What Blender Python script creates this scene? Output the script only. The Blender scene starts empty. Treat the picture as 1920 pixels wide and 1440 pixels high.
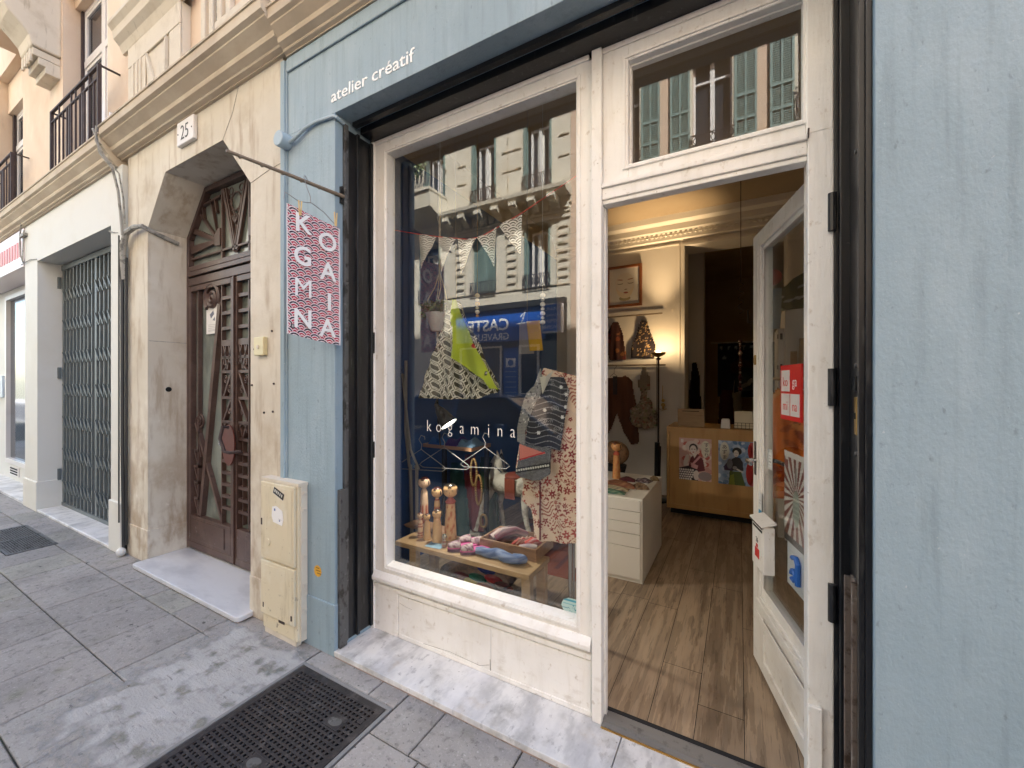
import bpy, math, random
import numpy as np
from mathutils import Vector, Matrix
R=math.radians; PI=math.pi
random.seed(7); rng=np.random.default_rng(5)
sc=bpy.context.scene; COL=sc.collection
# ---------------------------------------------------------------- camera, world, sun, exposure
cd=bpy.data.cameras.new('camera'); cam=bpy.data.objects.new('camera',cd); COL.objects.link(cam)
cam.location=(0,-1.8,1.565); cam.rotation_euler=(R(90),0,R(29.2))
cd.sensor_fit='HORIZONTAL'; cd.sensor_width=36; cd.lens=36*762/1920; cd.shift_y=-2/1920
cd.clip_start=.02; cd.clip_end=400; sc.camera=cam
SUN_EL,SUN_AZ=R(51),R(38)      # azimuth measured from +y (behind the shop) towards +x
sdir=Vector((math.sin(SUN_AZ)*math.cos(SUN_EL),math.cos(SUN_AZ)*math.cos(SUN_EL),math.sin(SUN_EL)))
w=bpy.data.worlds.new('World'); sc.world=w; w.use_nodes=True
wn=w.node_tree.nodes; bg=wn['Background']; sky=wn.new('ShaderNodeTexSky'); sky.sky_type='NISHITA'
sky.sun_disc=False; sky.sun_elevation=SUN_EL; sky.sun_rotation=SUN_AZ
w.node_tree.links.new(sky.outputs[0],bg.inputs[0]); bg.inputs[1].default_value=.11
sl=bpy.data.lights.new('sun','SUN'); sl.energy=5.0; sl.angle=R(.5); sl.color=(1,.965,.91)
so=bpy.data.objects.new('sun',sl); COL.objects.link(so); so.rotation_euler=sdir.to_track_quat('Z','Y').to_euler()
sc.view_settings.view_transform='Standard'; sc.view_settings.look='None'; sc.view_settings.gamma=1
sc.view_settings.exposure=2.72
try:
    cy=sc.cycles; cy.use_denoising=True; cy.max_bounces=10; cy.diffuse_bounces=5; cy.glossy_bounces=4
    cy.transparent_max_bounces=20; cy.caustics_reflective=False; cy.caustics_refractive=False; cy.sample_clamp_indirect=8
except Exception: pass
# ---------------------------------------------------------------- helpers
def hx(s):
    s=s.lstrip('#'); v=[int(s[i:i+2],16)/255 for i in (0,2,4)]
    return tuple(((q/12.92) if q<=.04045 else ((q+.055)/1.055)**2.4) for q in v)
def mat(name,col,rough=.6,metal=0,layers=(),bump=None,emit=None,attr=False,coat=0,spec=None,bump2=None,local=False):
    """layers: (colour, scale, lo, hi, amount[, (sx,sy,sz)[, (z0,z1)]]) noise stains over the base colour"""
    m=bpy.data.materials.new(name); m.use_nodes=True; nt=m.node_tree; N=nt.nodes; L=nt.links.new
    b=N['Principled BSDF']; b.inputs['Roughness'].default_value=rough; b.inputs['Metallic'].default_value=metal
    if spec is not None: b.inputs['Specular IOR Level'].default_value=spec
    if coat: b.inputs['Coat Weight'].default_value=coat; b.inputs['Coat Roughness'].default_value=.15
    if local: tc=N.new('ShaderNodeTexCoord').outputs['Object']
    else: tc=N.new('ShaderNodeNewGeometry').outputs['Position']
    def noise(scale,st=None,detail=5,rough_=.6):
        n=N.new('ShaderNodeTexNoise'); n.inputs['Scale'].default_value=scale; n.inputs['Detail'].default_value=detail; n.inputs['Roughness'].default_value=rough_
        if st:
            mp=N.new('ShaderNodeMapping'); mp.inputs['Scale'].default_value=st; L(tc,mp.inputs[0]); L(mp.outputs[0],n.inputs['Vector'])
        else: L(tc,n.inputs['Vector'])
        return n.outputs['Fac']
    if attr:
        a=N.new('ShaderNodeAttribute'); a.attribute_name='Col'; cur=a.outputs['Color']
        if not attr=='pure':
            mx=N.new('ShaderNodeMix'); mx.data_type='RGBA'; mx.blend_type='MULTIPLY'; mx.inputs[0].default_value=1
            L(cur,mx.inputs[6]); mx.inputs[7].default_value=(*col,1); cur=mx.outputs[2]
    else:
        rg=N.new('ShaderNodeRGB'); rg.outputs[0].default_value=(*col,1); cur=rg.outputs[0]
    for ly in layers:
        c,s,lo,hi,am=ly[:5]; st=ly[5] if len(ly)>5 else None
        f=noise(s,st)
        mr=N.new('ShaderNodeMapRange'); mr.interpolation_type='SMOOTHSTEP'; L(f,mr.inputs[0])
        mr.inputs[1].default_value=lo; mr.inputs[2].default_value=hi; mr.inputs[4].default_value=am; fac=mr.outputs[0]
        if len(ly)>6:
            sp=N.new('ShaderNodeSeparateXYZ'); L(tc,sp.inputs[0]); z=N.new('ShaderNodeMapRange'); L(sp.outputs[2],z.inputs[0])
            z.inputs[1].default_value=ly[6][0]; z.inputs[2].default_value=ly[6][1]
            mu=N.new('ShaderNodeMath'); mu.operation='MULTIPLY'; L(fac,mu.inputs[0]); L(z.outputs[0],mu.inputs[1]); fac=mu.outputs[0]
        mx=N.new('ShaderNodeMix'); mx.data_type='RGBA'; L(fac,mx.inputs[0]); L(cur,mx.inputs[6]); mx.inputs[7].default_value=(*c,1); cur=mx.outputs[2]
    L(cur,b.inputs['Base Color'])
    prev=None
    for bb in (bump,bump2):
        if bb:
            bm=N.new('ShaderNodeBump'); bm.inputs['Strength'].default_value=bb[1]; bm.inputs['Distance'].default_value=bb[2] if len(bb)>2 else .01
            L(noise(bb[0],bb[3] if len(bb)>3 else None),bm.inputs['Height'])
            if prev: L(prev,bm.inputs['Normal'])
            prev=bm.outputs[0]
    if prev: L(prev,b.inputs['Normal'])
    if emit: b.inputs['Emission Color'].default_value=(*emit[0],1); b.inputs['Emission Strength'].default_value=emit[1]
    return m
def glassmat(name,f0,tint=(1,1,1)):
    m=bpy.data.materials.new(name); m.use_nodes=True; nt=m.node_tree; N=nt.nodes; N.clear(); L=nt.links.new
    o=N.new('ShaderNodeOutputMaterial'); mx=N.new('ShaderNodeMixShader'); t=N.new('ShaderNodeBsdfTransparent'); g=N.new('ShaderNodeBsdfGlossy')
    # Schlick reflectance, the same from both faces of the thin pane
    gi=N.new('ShaderNodeNewGeometry'); dt=N.new('ShaderNodeVectorMath'); dt.operation='DOT_PRODUCT'; L(gi.outputs['Normal'],dt.inputs[0]); L(gi.outputs['Incoming'],dt.inputs[1])
    def mth(op,a,b=None):
        q=N.new('ShaderNodeMath'); q.operation=op
        for i_,v_ in enumerate((a,b)):
            if v_ is None: continue
            if isinstance(v_,(int,float)): q.inputs[i_].default_value=v_
            else: L(v_,q.inputs[i_])
        return q.outputs[0]
    fr=mth('ADD',mth('MULTIPLY',mth('POWER',mth('SUBTRACT',1,mth('ABSOLUTE',dt.outputs['Value'])),5),1-f0),f0)
    g.inputs['Roughness'].default_value=0; t.inputs[0].default_value=(*tint,1)
    L(fr,mx.inputs[0]); L(t.outputs[0],mx.inputs[1]); L(g.outputs[0],mx.inputs[2]); L(mx.outputs[0],o.inputs[0]); return m
def setp(o,label=None,cat=None,group=None,kind=None):
    if label: o['label']=label
    if cat: o['category']=cat
    if group: o['group']=group
    if kind: o['kind']=kind
    return o
ORG={}
def thing(name,label,cat,loc=(0,0,0),group=None,kind='thing',rz=0):
    o=bpy.data.objects.new(name,None); COL.objects.link(o); o.location=loc; o.rotation_euler=(0,0,rz)
    ORG[o.name]=Vector(loc) if not rz else Vector((0,0,0)); return setp(o,label,cat,group,kind)
def copy_tree(o,parent=None,**kw):
    c=o.copy(); COL.objects.link(c); c.parent=parent
    for ch in list(o.children): copy_tree(ch,c)
    return c
class MB:
    def __init__(s): s.v=[];s.f=[];s.c=[];s.g=[];s.col=(1,1,1)
    def add(s,vs,fs):
        n=len(s.v); s.v+=[tuple(p) for p in vs]; s.f+=[tuple(i+n for i in f) for f in fs]; s.c+=[s.col]*len(vs); s.g.append((n,len(s.v),len(s.f)-len(fs),len(s.f))); return s
    def box(s,x0,x1,y0,y1,z0,z1):
        if x0>x1:x0,x1=x1,x0
        if y0>y1:y0,y1=y1,y0
        if z0>z1:z0,z1=z1,z0
        return s.add([(x0,y0,z0),(x1,y0,z0),(x1,y1,z0),(x0,y1,z0),(x0,y0,z1),(x1,y0,z1),(x1,y1,z1),(x0,y1,z1)],
          [(0,3,2,1),(4,5,6,7),(0,1,5,4),(1,2,6,5),(2,3,7,6),(3,0,4,7)])
    def prism(s,pts,a,b,axis='y'):
        """polygon extruded along axis from a to b; pts (p,q) are the two other axes in order"""
        n=len(pts); f={'y':lambda p,k:(p[0],k,p[1]),'x':lambda p,k:(k,p[0],p[1]),'z':lambda p,k:(p[0],p[1],k)}[axis]
        vs=[f(p,a) for p in pts]+[f(p,b) for p in pts]
        return s.add(vs,[tuple(range(n)),tuple(range(2*n-1,n-1,-1))]+[(i,i+n,(i+1)%n+n,(i+1)%n) for i in range(n)])
    def tube(s,pts,r,n=8,closed=False):
        P=[Vector(p) for p in pts]; m=len(P); rr=r if isinstance(r,(list,tuple)) else [r]*m; vs=[]; up=None
        for i,p in enumerate(P):
            if closed: d=P[(i+1)%m]-P[i-1]
            else: d=P[min(i+1,m-1)]-P[max(i-1,0)]
            d.normalize()
            if up is None: up=Vector((0,0,1)) if abs(d.z)<.9 else Vector((1,0,0))
            a=d.cross(up); a.normalize(); b=a.cross(d); up=b.copy()
            for k in range(n):
                t=2*PI*k/n; vs.append(p+(a*math.cos(t)+b*math.sin(t))*rr[i])
        fs=[]
        for i in range(m if closed else m-1):
            j=(i+1)%m
            for k in range(n): fs.append((i*n+k,i*n+(k+1)%n,j*n+(k+1)%n,j*n+k))
        if not closed: fs+= [tuple(range(n-1,-1,-1)),tuple(range((m-1)*n,m*n))]
        return s.add(vs,fs)
    def lathe(s,c,prof,n=20,cf=None,sq=(1,1)):
        """prof [(r,z)..] round a vertical axis at c; cf(z, theta) colours"""
        vs=[];m=len(prof)
        for r,z in prof:
            for k in range(n):
                t=2*PI*k/n; vs.append((c[0]+r*math.cos(t)*sq[0],c[1]+r*math.sin(t)*sq[1],c[2]+z))
        n0=len(s.c)
        s.add(vs,[(i*n+k,i*n+(k+1)%n,(i+1)*n+(k+1)%n,(i+1)*n+k) for i in range(m-1) for k in range(n)]+[tuple(range(n-1,-1,-1)),tuple(range((m-1)*n,m*n))])
        if cf:
            i=0
            for r,z in prof:
                for k in range(n): s.c[n0+i]=cf(z,2*PI*k/n); i+=1
        return s
    def ball(s,c,r,n=14,m=9,sq=(1,1,1)):
        pr=[(max(1e-4,r*math.sin(PI*i/m)),-r*math.cos(PI*i/m)*sq[2]) for i in range(m+1)]
        return s.lathe(c,pr,n,sq=(sq[0],sq[1]))
    def disc(s,c,r,y0,y1,n=20,rz=1):
        return s.prism([(c[0]+r*math.cos(2*PI*k/n),c[1]+r*rz*math.sin(2*PI*k/n)) for k in range(n)],y0,y1)
    def bar(s,a,b,w,y0,y1):
        """flat bar from (x,z) a to b of width w between y0 and y1"""
        dx,dz=b[0]-a[0],b[1]-a[1]; l=math.hypot(dx,dz) or 1; nx,nz=-dz/l*w/2,dx/l*w/2
        return s.prism([(a[0]+nx,a[1]+nz),(b[0]+nx,b[1]+nz),(b[0]-nx,b[1]-nz),(a[0]-nx,a[1]-nz)],y0,y1)
    def each(s,name,m,parent=None,**kw):
        """one part per piece"""
        for (a,b,c,d) in s.g:
            q=MB(); q.v=s.v[a:b]; q.c=s.c[a:b]; q.f=[tuple(i-a for i in f) for f in s.f[c:d]]; q.build(name,m,parent,**kw)
    def build(s,name,m,parent=None,bevel=0,smooth=False,label=None,cat=None,group=None,kind=None,colors=False,origin=None,seg=2,solid=0):
        me=bpy.data.meshes.new(name); o=bpy.data.objects.new(name,me)
        off=Vector((0,0,0)); p=parent
        if parent is not None: off=ORG.get(parent.name,Vector((0,0,0)))
        if origin is not None and parent is None: off=Vector(origin); o.location=off
        ORG[o.name]=off
        me.from_pydata([(v[0]-off.x,v[1]-off.y,v[2]-off.z) for v in s.v],[],s.f); me.update()
        import bmesh
        bm=bmesh.new(); bm.from_mesh(me); bmesh.ops.recalc_face_normals(bm,faces=bm.faces[:]); bm.to_mesh(me); bm.free()
        if colors:
            ca=me.color_attributes.new('Col','FLOAT_COLOR','POINT')
            ca.data.foreach_set('color',np.c_[np.array(s.c),np.ones(len(s.c))].astype(np.float32).ravel())
        if smooth:
            me.shade_smooth()
            try: me.set_sharp_from_angle(angle=R(40))
            except Exception: pass
        me.materials.append(m); COL.objects.link(o); o.parent=parent
        if bevel:
            b=o.modifiers.new('bevel','BEVEL'); b.width=bevel; b.segments=seg; b.limit_method='ANGLE'; b.angle_limit=R(50)
        if solid:
            q=o.modifiers.new('solid','SOLIDIFY'); q.thickness=solid; q.offset=0
        return setp(o,label,cat,group,kind)
def walls(mb,x0,x1,z0,z1,y0,y1,ops=()):
    """a wall slab with rectangular openings (xa,xb,za,zb)"""
    zs=sorted({z0,z1}|{min(max(o[2],z0),z1) for o in ops}|{min(max(o[3],z0),z1) for o in ops})
    for a,b in zip(zs,zs[1:]):
        mid=(a+b)/2; cuts=sorted((o[0],o[1]) for o in ops if o[2]<mid<o[3]); x=x0
        for ca,cb in cuts:
            if ca>x: mb.box(x,ca,y0,y1,a,b)
            x=max(x,cb)
        if x<x1: mb.box(x,x1,y0,y1,a,b)
    return mb
def frame(mb,x0,x1,z0,z1,w,y0,y1,wb=None,wt=None):
    wb=wb or w; wt=wt or w
    mb.box(x0,x0+w,y0,y1,z0,z1); mb.box(x1-w,x1,y0,y1,z0,z1); mb.box(x0+w,x1-w,y0,y1,z0,z0+wb); mb.box(x0+w,x1-w,y0,y1,z1-wt,z1); return mb
def frustum_frame(mb,x0,x1,z0,z1,w,y0,y1):
    """moulding sloping from (outer, y0) to (inner, y1) round an opening"""
    o=[(x0,y0,z0),(x1,y0,z0),(x1,y0,z1),(x0,y0,z1)]; i=[(x0+w,y1,z0+w),(x1-w,y1,z0+w),(x1-w,y1,z1-w),(x0+w,y1,z1-w)]
    b=[(p[0],y1+.002,p[2]) for p in o]
    mb.add(o+i+b,[(0,1,5,4),(1,2,6,5),(2,3,7,6),(3,0,4,7),(0,8,9,1),(1,9,10,2),(2,10,11,3),(3,11,8,0)]); return mb
class Canvas:
    """colours on a grid of points, painted with simple shapes; x,y in the unit of the cloth"""
    def __init__(s,x,y,bgc): s.x=x; s.y=y; s.c=np.empty(x.shape+(3,)); s.c[...]=bgc
    def m(s,mask,col): s.c[mask]=col; return s
    def ell(s,cx,cy,rx,ry,col,a=0):
        ca,sa=math.cos(R(a)),math.sin(R(a)); dx,dy=s.x-cx,s.y-cy; return s.m(((dx*ca+dy*sa)/rx)**2+((-dx*sa+dy*ca)/ry)**2<1,col)
    def rect(s,x0,y0,x1,y1,col): return s.m((s.x>x0)&(s.x<x1)&(s.y>y0)&(s.y<y1),col)
    def poly(s,pts,col): return s.m(inpoly(s.x,s.y,pts),col)
    def line(s,a,b,w,col):
        dx,dy=b[0]-a[0],b[1]-a[1]; t=np.clip(((s.x-a[0])*dx+(s.y-a[1])*dy)/(dx*dx+dy*dy+1e-9),0,1)
        return s.m((s.x-a[0]-t*dx)**2+(s.y-a[1]-t*dy)**2<(w/2)**2,col)
def inpoly(x,y,pts):
    r=np.zeros(x.shape,bool); n=len(pts)
    for i in range(n):
        (x0,y0),(x1,y1)=pts[i],pts[(i+1)%n]
        if y0==y1: continue
        c=((y0>y)!=(y1>y))&(x<(x1-x0)*(y-y0)/(y1-y0)+x0); r^=c
    return r
def cloth(name,O,U,V,W,H,step,paint,m,parent=None,shape=None,defo=None,solid=0,origin=None,**kw):
    """grid patch from O along unit U (W metres) and V (H metres); paint(Canvas); shape polygon in (u,v); defo(u,v)->push along the normal"""
    O,U,V=Vector(O),Vector(U).normalized(),Vector(V).normalized(); Nn=U.cross(V)
    nu,nv=max(2,int(W/step)),max(2,int(H/step)); u=np.linspace(0,W,nu+1); v=np.linspace(0,H,nv+1); X,Y=np.meshgrid(u,v)
    cv=Canvas(X,Y,(.8,.8,.8)); paint(cv); D=defo(X,Y) if defo else np.zeros_like(X)
    if isinstance(D,tuple): X2,Y2,D=D
    else: X2,Y2=X,Y
    P=np.array(O)+X2[...,None]*np.array(U)+Y2[...,None]*np.array(V)+D[...,None]*np.array(Nn)
    idx=np.arange((nu+1)*(nv+1)).reshape(nv+1,nu+1)
    q=np.stack([idx[:-1,:-1],idx[:-1,1:],idx[1:,1:],idx[1:,:-1]],-1).reshape(-1,4)
    if shape is not None:
        cx=(X[:-1,:-1]+X[1:,1:])/2; cy_=(Y[:-1,:-1]+Y[1:,1:])/2; q=q[inpoly(cx,cy_,shape).ravel()]
    used=np.unique(q); re=np.full(idx.size,-1); re[used]=np.arange(len(used))
    mb=MB(); mb.v=[tuple(p) for p in P.reshape(-1,3)[used]]; mb.f=[tuple(int(i) for i in r) for r in re[q]]; mb.c=[tuple(c) for c in cv.c.reshape(-1,3)[used]]
    me=bpy.data.meshes.new(name); o=bpy.data.objects.new(name,me); off=Vector((0,0,0))
    if parent is not None: off=ORG.get(parent.name,off)
    elif origin is not None: off=Vector(origin); o.location=off
    ORG[o.name]=off
    me.from_pydata([(a[0]-off.x,a[1]-off.y,a[2]-off.z) for a in mb.v],[],mb.f); me.update()
    ca=me.color_attributes.new('Col','FLOAT_COLOR','POINT'); ca.data.foreach_set('color',np.c_[np.array(mb.c),np.ones(len(mb.c))].astype(np.float32).ravel())
    me.shade_smooth(); me.materials.append(m); COL.objects.link(o); o.parent=parent
    if solid: s=o.modifiers.new('solid','SOLIDIFY'); s.thickness=solid; s.offset=-1
    return setp(o,**kw)
def text(name,s,size,loc,m,parent=None,rot=(R(90),0,0),sx=1,off=0,ext=.0012,align='LEFT',space=1,fit=None,**kw):
    cu=bpy.data.curves.new(name,'FONT'); cu.body=s; cu.size=size; cu.align_x=align; cu.extrude=ext; cu.offset=off; cu.space_character=space; cu.resolution_u=4
    to=bpy.data.objects.new('tmp',cu); COL.objects.link(to); bpy.context.view_layer.update()
    me=bpy.data.meshes.new_from_object(to.evaluated_get(bpy.context.evaluated_depsgraph_get())); bpy.data.objects.remove(to); bpy.data.curves.remove(cu)
    if fit:
        xs_=[v.co.x for v in me.vertices]; sx=fit/(max(xs_)-min(xs_))
    o=bpy.data.objects.new(name,me); M=Matrix.Translation(loc)@(Matrix.LocRotScale(None,__import__('mathutils').Euler(rot),(sx,1,1)))
    off_=ORG.get(parent.name,Vector((0,0,0))) if parent is not None else Vector((0,0,0))
    me.transform(Matrix.Translation(-off_)@M); me.materials.clear(); me.materials.append(m); me.name=name
    COL.objects.link(o); o.parent=parent; return setp(o,**kw)
# ---- cloth patterns
def seigaiha(x,y,r):
    out=np.zeros(x.shape); done=np.zeros(x.shape,bool); k=np.floor(y/(r/2))
    for j in (-1,0,1):
        kk=k+j; cyy=kk*r/2; sh=np.mod(kk,2)*r; cxx=np.round((x-sh)/(2*r))*2*r+sh; d=np.hypot(x-cxx,y-cyy)/r
        mk=(~done)&(d<1); out[mk]=d[mk]; done|=mk
    out[~done]=1.; return out
# ---------------------------------------------------------------- materials
M={}
M['blue']=mat('blue_paint',(.275,.37,.435),.55,layers=[((.235,.32,.375),1.3,.42,.7,.6),((.36,.45,.51),7,.45,.75,.5,(1,1,.3)),((.18,.25,.29),15,.47,.76,.55,(1.8,1.8,.10)),((.13,.18,.20),38,.62,.74,.6,(1,1,.5)),((.50,.56,.60),60,.68,.73,.6),((.10,.13,.14),120,.70,.74,.6)],bump=(110,.55,.004,(1,1,.5)),bump2=(9,.3,.012))
M['cream']=mat('cream_wood_paint',(.85,.84,.805),.42,layers=[((.71,.69,.64),2.2,.45,.75,.7),((.5,.44,.36),26,.60,.72,.6,(1,1,.7)),((.68,.65,.58),7,.5,.7,.35,(3,3,.5)),((.30,.25,.19),55,.68,.74,.6),((.42,.36,.28),8,.54,.74,.5,(1,1,2.5),(.5,.0))],bump=(120,.5,.003,(1,1,.12)),bump2=(14,.4,.006))
M['black']=mat('black_painted_iron',(.010,.011,.013),.3,layers=[((.06,.06,.06),40,.58,.7,.6,(1,1,.15)),((.3,.3,.3),70,.7,.76,.6)],bump=(50,.3,.003,(1,1,.2)))
M['galv']=mat('worn_grey_steel',(.13,.13,.13),.55,.5,layers=[((.03,.025,.02),16,.5,.62,.8,(1,1,.6)),((.28,.28,.28),30,.6,.7,.5)],bump=(40,.4,.003))
M['stone']=mat('limestone',(.60,.55,.455),.75,layers=[((.73,.69,.60),1.1,.42,.66,.75),((.45,.37,.26),3.2,.5,.74,.6),((.36,.27,.18),5,.5,.7,.6,(2.2,2.2,.35)),((.33,.235,.15),7,.4,.66,.75,(1,1,.6),(1.7,.2)),((.78,.73,.66),6,.63,.7,.8,(1,1,.5),(2.2,.6))],bump=(35,.3,.006),bump2=(3,.25,.02))
M['peach']=mat('peach_plaster',(.70,.555,.42),.8,layers=[((.62,.46,.33),1.2,.45,.7,.8),((.74,.65,.52),3,.5,.7,.6,(1,1,.5)),((.45,.37,.30),6,.62,.78,.4,(1.5,1.5,.3))],bump=(50,.25,.006))
M['cornice']=mat('weathered_cornice_stone',(.53,.445,.335),.8,layers=[((.42,.35,.26),2.5,.42,.7,.7),((.62,.55,.43),5,.45,.65,.7,(.4,1,1)),((.14,.13,.07),5,.48,.62,.9,(1,1,1),(3.825,3.87))],bump=(40,.35,.006))
M['trim']=mat('pale_carved_stone',(.64,.58,.48),.8,layers=[((.5,.43,.33),4,.5,.72,.7),((.30,.25,.18),12,.6,.72,.5,(1.5,1.5,.25))],bump=(40,.3,.005))
M['white']=mat('white_wall_paint',(.68,.675,.63),.6,layers=[((.64,.62,.55),1.5,.45,.7,.7),((.5,.49,.46),9,.62,.74,.4,(1,1,.6),(.6,0))],bump=(30,.15,.005))
M['marble']=mat('veined_marble',(.74,.735,.72),.34,layers=[((.36,.37,.40),2.6,.42,.72,.8,(1.6,.9,1)),((.33,.335,.34),6,.48,.66,.5,(1.8,.8,1)),((.22,.22,.23),18,.58,.68,.45,(1.5,.8,1)),((.13,.12,.10),60,.66,.72,.7),((.22,.21,.19),5,.50,.8,.8,(1,1,1)),((.42,.34,.24),4.2,.58,.74,.6),((.12,.11,.1),38,.69,.74,.8),((.82,.82,.84),2,.52,.66,.5)],bump=(60,.1,.003))
M['marble2']=mat('smooth_doorstep_marble',(.60,.61,.63),.3,layers=[((.42,.43,.46),2.2,.42,.7,.75,(1,2.4,1)),((.4,.4,.42),22,.62,.74,.4)],bump=(50,.08,.003))
M['pinkedge']=mat('pink_stone_edge',(.42,.31,.27),.7,layers=[((.25,.19,.16),20,.5,.7,.6)])
M['pave']=mat('pavement_slab',(1.04,1.01,.97),.78,attr=True,layers=[((.15,.145,.14),1.9,.44,.74,.6),((.36,.35,.34),7,.52,.74,.5),((.09,.09,.085),22,.50,.72,.6),((.50,.49,.48),70,.56,.72,.55),((.05,.05,.05),60,.58,.70,.6),((.03,.03,.03),13,.675,.69,.85,(1,1.6,1)),((.14,.15,.08),4.5,.55,.75,.35)],bump=(150,.6,.004),bump2=(25,.45,.006))
M['joint']=mat('dirty_joint_ground',(.045,.045,.04),.95,layers=[((.07,.075,.04),8,.5,.65,.8)],bump=(60,.5,.01))
M['patch']=mat('rough_cement',(.36,.355,.35),.85,layers=[((.45,.45,.45),3,.42,.68,.7),((.17,.18,.10),9,.54,.7,.6),((.12,.12,.12),60,.6,.74,.6),((.1,.1,.1),14,.62,.70,.7,(.5,3,1))],bump=(90,.6,.006),bump2=(9,.6,.012,(1,3,1)))
M['stain']=M['patch'].copy(); M['stain'].name='cement_dust_stain'; _n=M['stain'].node_tree; _b=_n.nodes['Principled BSDF']; _a=_n.nodes.new('ShaderNodeAttribute'); _a.attribute_name='Col'
_s=_n.nodes.new('ShaderNodeSeparateColor'); _n.links.new(_a.outputs['Color'],_s.inputs[0])
_z=_n.nodes.new('ShaderNodeTexNoise'); _z.inputs['Scale'].default_value=9; _z.inputs['Detail'].default_value=8; _g=_n.nodes.new('ShaderNodeNewGeometry'); _n.links.new(_g.outputs['Position'],_z.inputs['Vector'])
_m=_n.nodes.new('ShaderNodeMath'); _m.operation='MULTIPLY_ADD'; _m.inputs[1].default_value=-1.7; _m.inputs[2].default_value=.55; _n.links.new(_z.outputs['Fac'],_m.inputs[0])
_q=_n.nodes.new('ShaderNodeMath'); _q.operation='ADD'; _n.links.new(_s.outputs[0],_q.inputs[0]); _n.links.new(_m.outputs[0],_q.inputs[1])
_r=_n.nodes.new('ShaderNodeMath'); _r.operation='MULTIPLY'; _r.inputs[1].default_value=1.9; _r.use_clamp=True; _n.links.new(_q.outputs[0],_r.inputs[0]); _n.links.new(_r.outputs[0],_b.inputs['Alpha'])
M['iron']=mat('cast_iron',(.05,.045,.047),.5,.55,layers=[((.13,.12,.12),18,.5,.7,.6),((.02,.02,.02),50,.55,.7,.6)],bump=(90,.3,.002))
M['pit']=mat('dark_pit',(.006,.006,.006),.9)
M['brown']=mat('brown_painted_iron',(.075,.042,.034),.42,layers=[((.13,.085,.07),5,.46,.7,.7),((.03,.02,.017),22,.55,.7,.6),((.30,.29,.28),16,.66,.7,.8,(1,1,1),(.45,.05))],bump=(60,.25,.003))
M['doorglass']=mat('frosted_grey_green_glass',(.21,.24,.215),.16,layers=[((.07,.085,.07),2.5,.45,.65,.7,(1,1,.4)),((.24,.26,.23),4,.5,.7,.5,(2,1,.4))],spec=.8)
M['gate']=mat('grey_green_gate_paint',(.12,.14,.143),.5,layers=[((.2,.22,.22),9,.5,.7,.5)])
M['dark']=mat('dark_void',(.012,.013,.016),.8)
M['rail']=mat('brown_black_iron_rail',(.045,.03,.03),.75,layers=[((.09,.06,.05),12,.5,.7,.5)])
M['pvc']=mat('white_window_frame',(.72,.70,.68),.35,layers=[((.55,.5,.48),3,.5,.75,.4)])
M['box']=mat('cream_plastic_cabinet',(.66,.585,.42),.5,layers=[((.55,.46,.29),3,.5,.75,.6),((.12,.10,.08),26,.60,.68,.8,(1,1,1),(.5,.0)),((.74,.71,.60),6,.5,.7,.5),((.35,.29,.18),40,.64,.7,.6),((.42,.35,.22),9,.56,.72,.6,(2,2,.25))],bump=(80,.1,.002))
M['bell']=mat('cream_doorbell',(.66,.6,.36),.4)
M['wood']=mat('oak_floor',(1.62,1.58,1.5),.42,attr=True,layers=[((.17,.125,.09),2.2,.44,.66,.6,(4,.45,1)),((.33,.265,.195),7,.5,.68,.6,(6,.3,1)),((.10,.07,.045),4,.50,.515,.35,(5,.45,1)),((.10,.07,.045),5,.60,.62,.45,(4,.5,1)),((.09,.065,.045),26,.55,.7,.5,(5,.2,1)),((.12,.075,.04),5,.62,.72,.5,(4,.8,1))],bump=(60,.12,.002,(4,.3,1)))
M['pine']=mat('pine_wood',(.40,.275,.15),.5,layers=[((.28,.175,.085),5,.45,.7,.7,(1,6,6)),((.55,.4,.23),14,.5,.7,.4,(.4,4,4))],bump=(40,.15,.002,(.4,4,4)))
M['counter']=mat('honey_veneer',(.52,.31,.12),.38,layers=[((.43,.24,.085),3,.45,.7,.7,(5,1,.6)),((.5,.30,.12),8,.5,.7,.4,(6,1,.3))])
M['boxwood']=mat('brown_box_wood',(.32,.19,.11),.55,layers=[((.2,.11,.06),8,.45,.7,.7,(.5,3,5))])
M['wall']=mat('warm_white_plaster',(.74,.71,.65),.8,layers=[((.66,.63,.57),1.3,.45,.7,.6)],bump=(40,.08,.003))
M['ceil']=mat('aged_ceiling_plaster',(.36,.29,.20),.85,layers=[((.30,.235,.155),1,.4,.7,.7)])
M['navy']=mat('navy_wall_paint',(.008,.05,.19),.6,layers=[((.014,.07,.25),1.2,.45,.7,.5)])
M['ochre']=mat('ochre_wall',(.66,.50,.28),.8,layers=[((.55,.40,.20),1.6,.4,.7,.7)])
M['lacq']=mat('white_lacquer',(.72,.70,.64),.35,layers=[((.62,.6,.54),2,.5,.8,.4)])
M['paint']=mat('painted_surface',(1,1,1),.6,attr='pure')
M['fabric']=mat('printed_fabric',(1,1,1),.9,attr='pure',bump=(400,.25,.001),local=True)
M['gloss']=mat('glossy_paint',(1,1,1),.25,attr='pure')
M['letter']=mat('white_lettering',(.9,.9,.9),.4)
M['ink']=mat('black_ink',(.02,.02,.022),.5)
M['red']=mat('red_plastic_sheet',(.62,.03,.025),.4)
M['blueink']=mat('blue_ink',(.02,.12,.45),.4)
M['brass']=mat('brass',(.55,.36,.12),.3,.9)
M['darkgold']=mat('dark_gold_beads',(.16,.10,.035),.5,.5)
M['chrome']=mat('brushed_steel',(.5,.5,.52),.25,.9)
M['wire']=mat('galvanised_wire',(.26,.26,.27),.6,.2)
M['bamboo']=mat('bamboo',(.22,.17,.12),.6,layers=[((.1,.08,.06),10,.5,.7,.6)])
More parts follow.
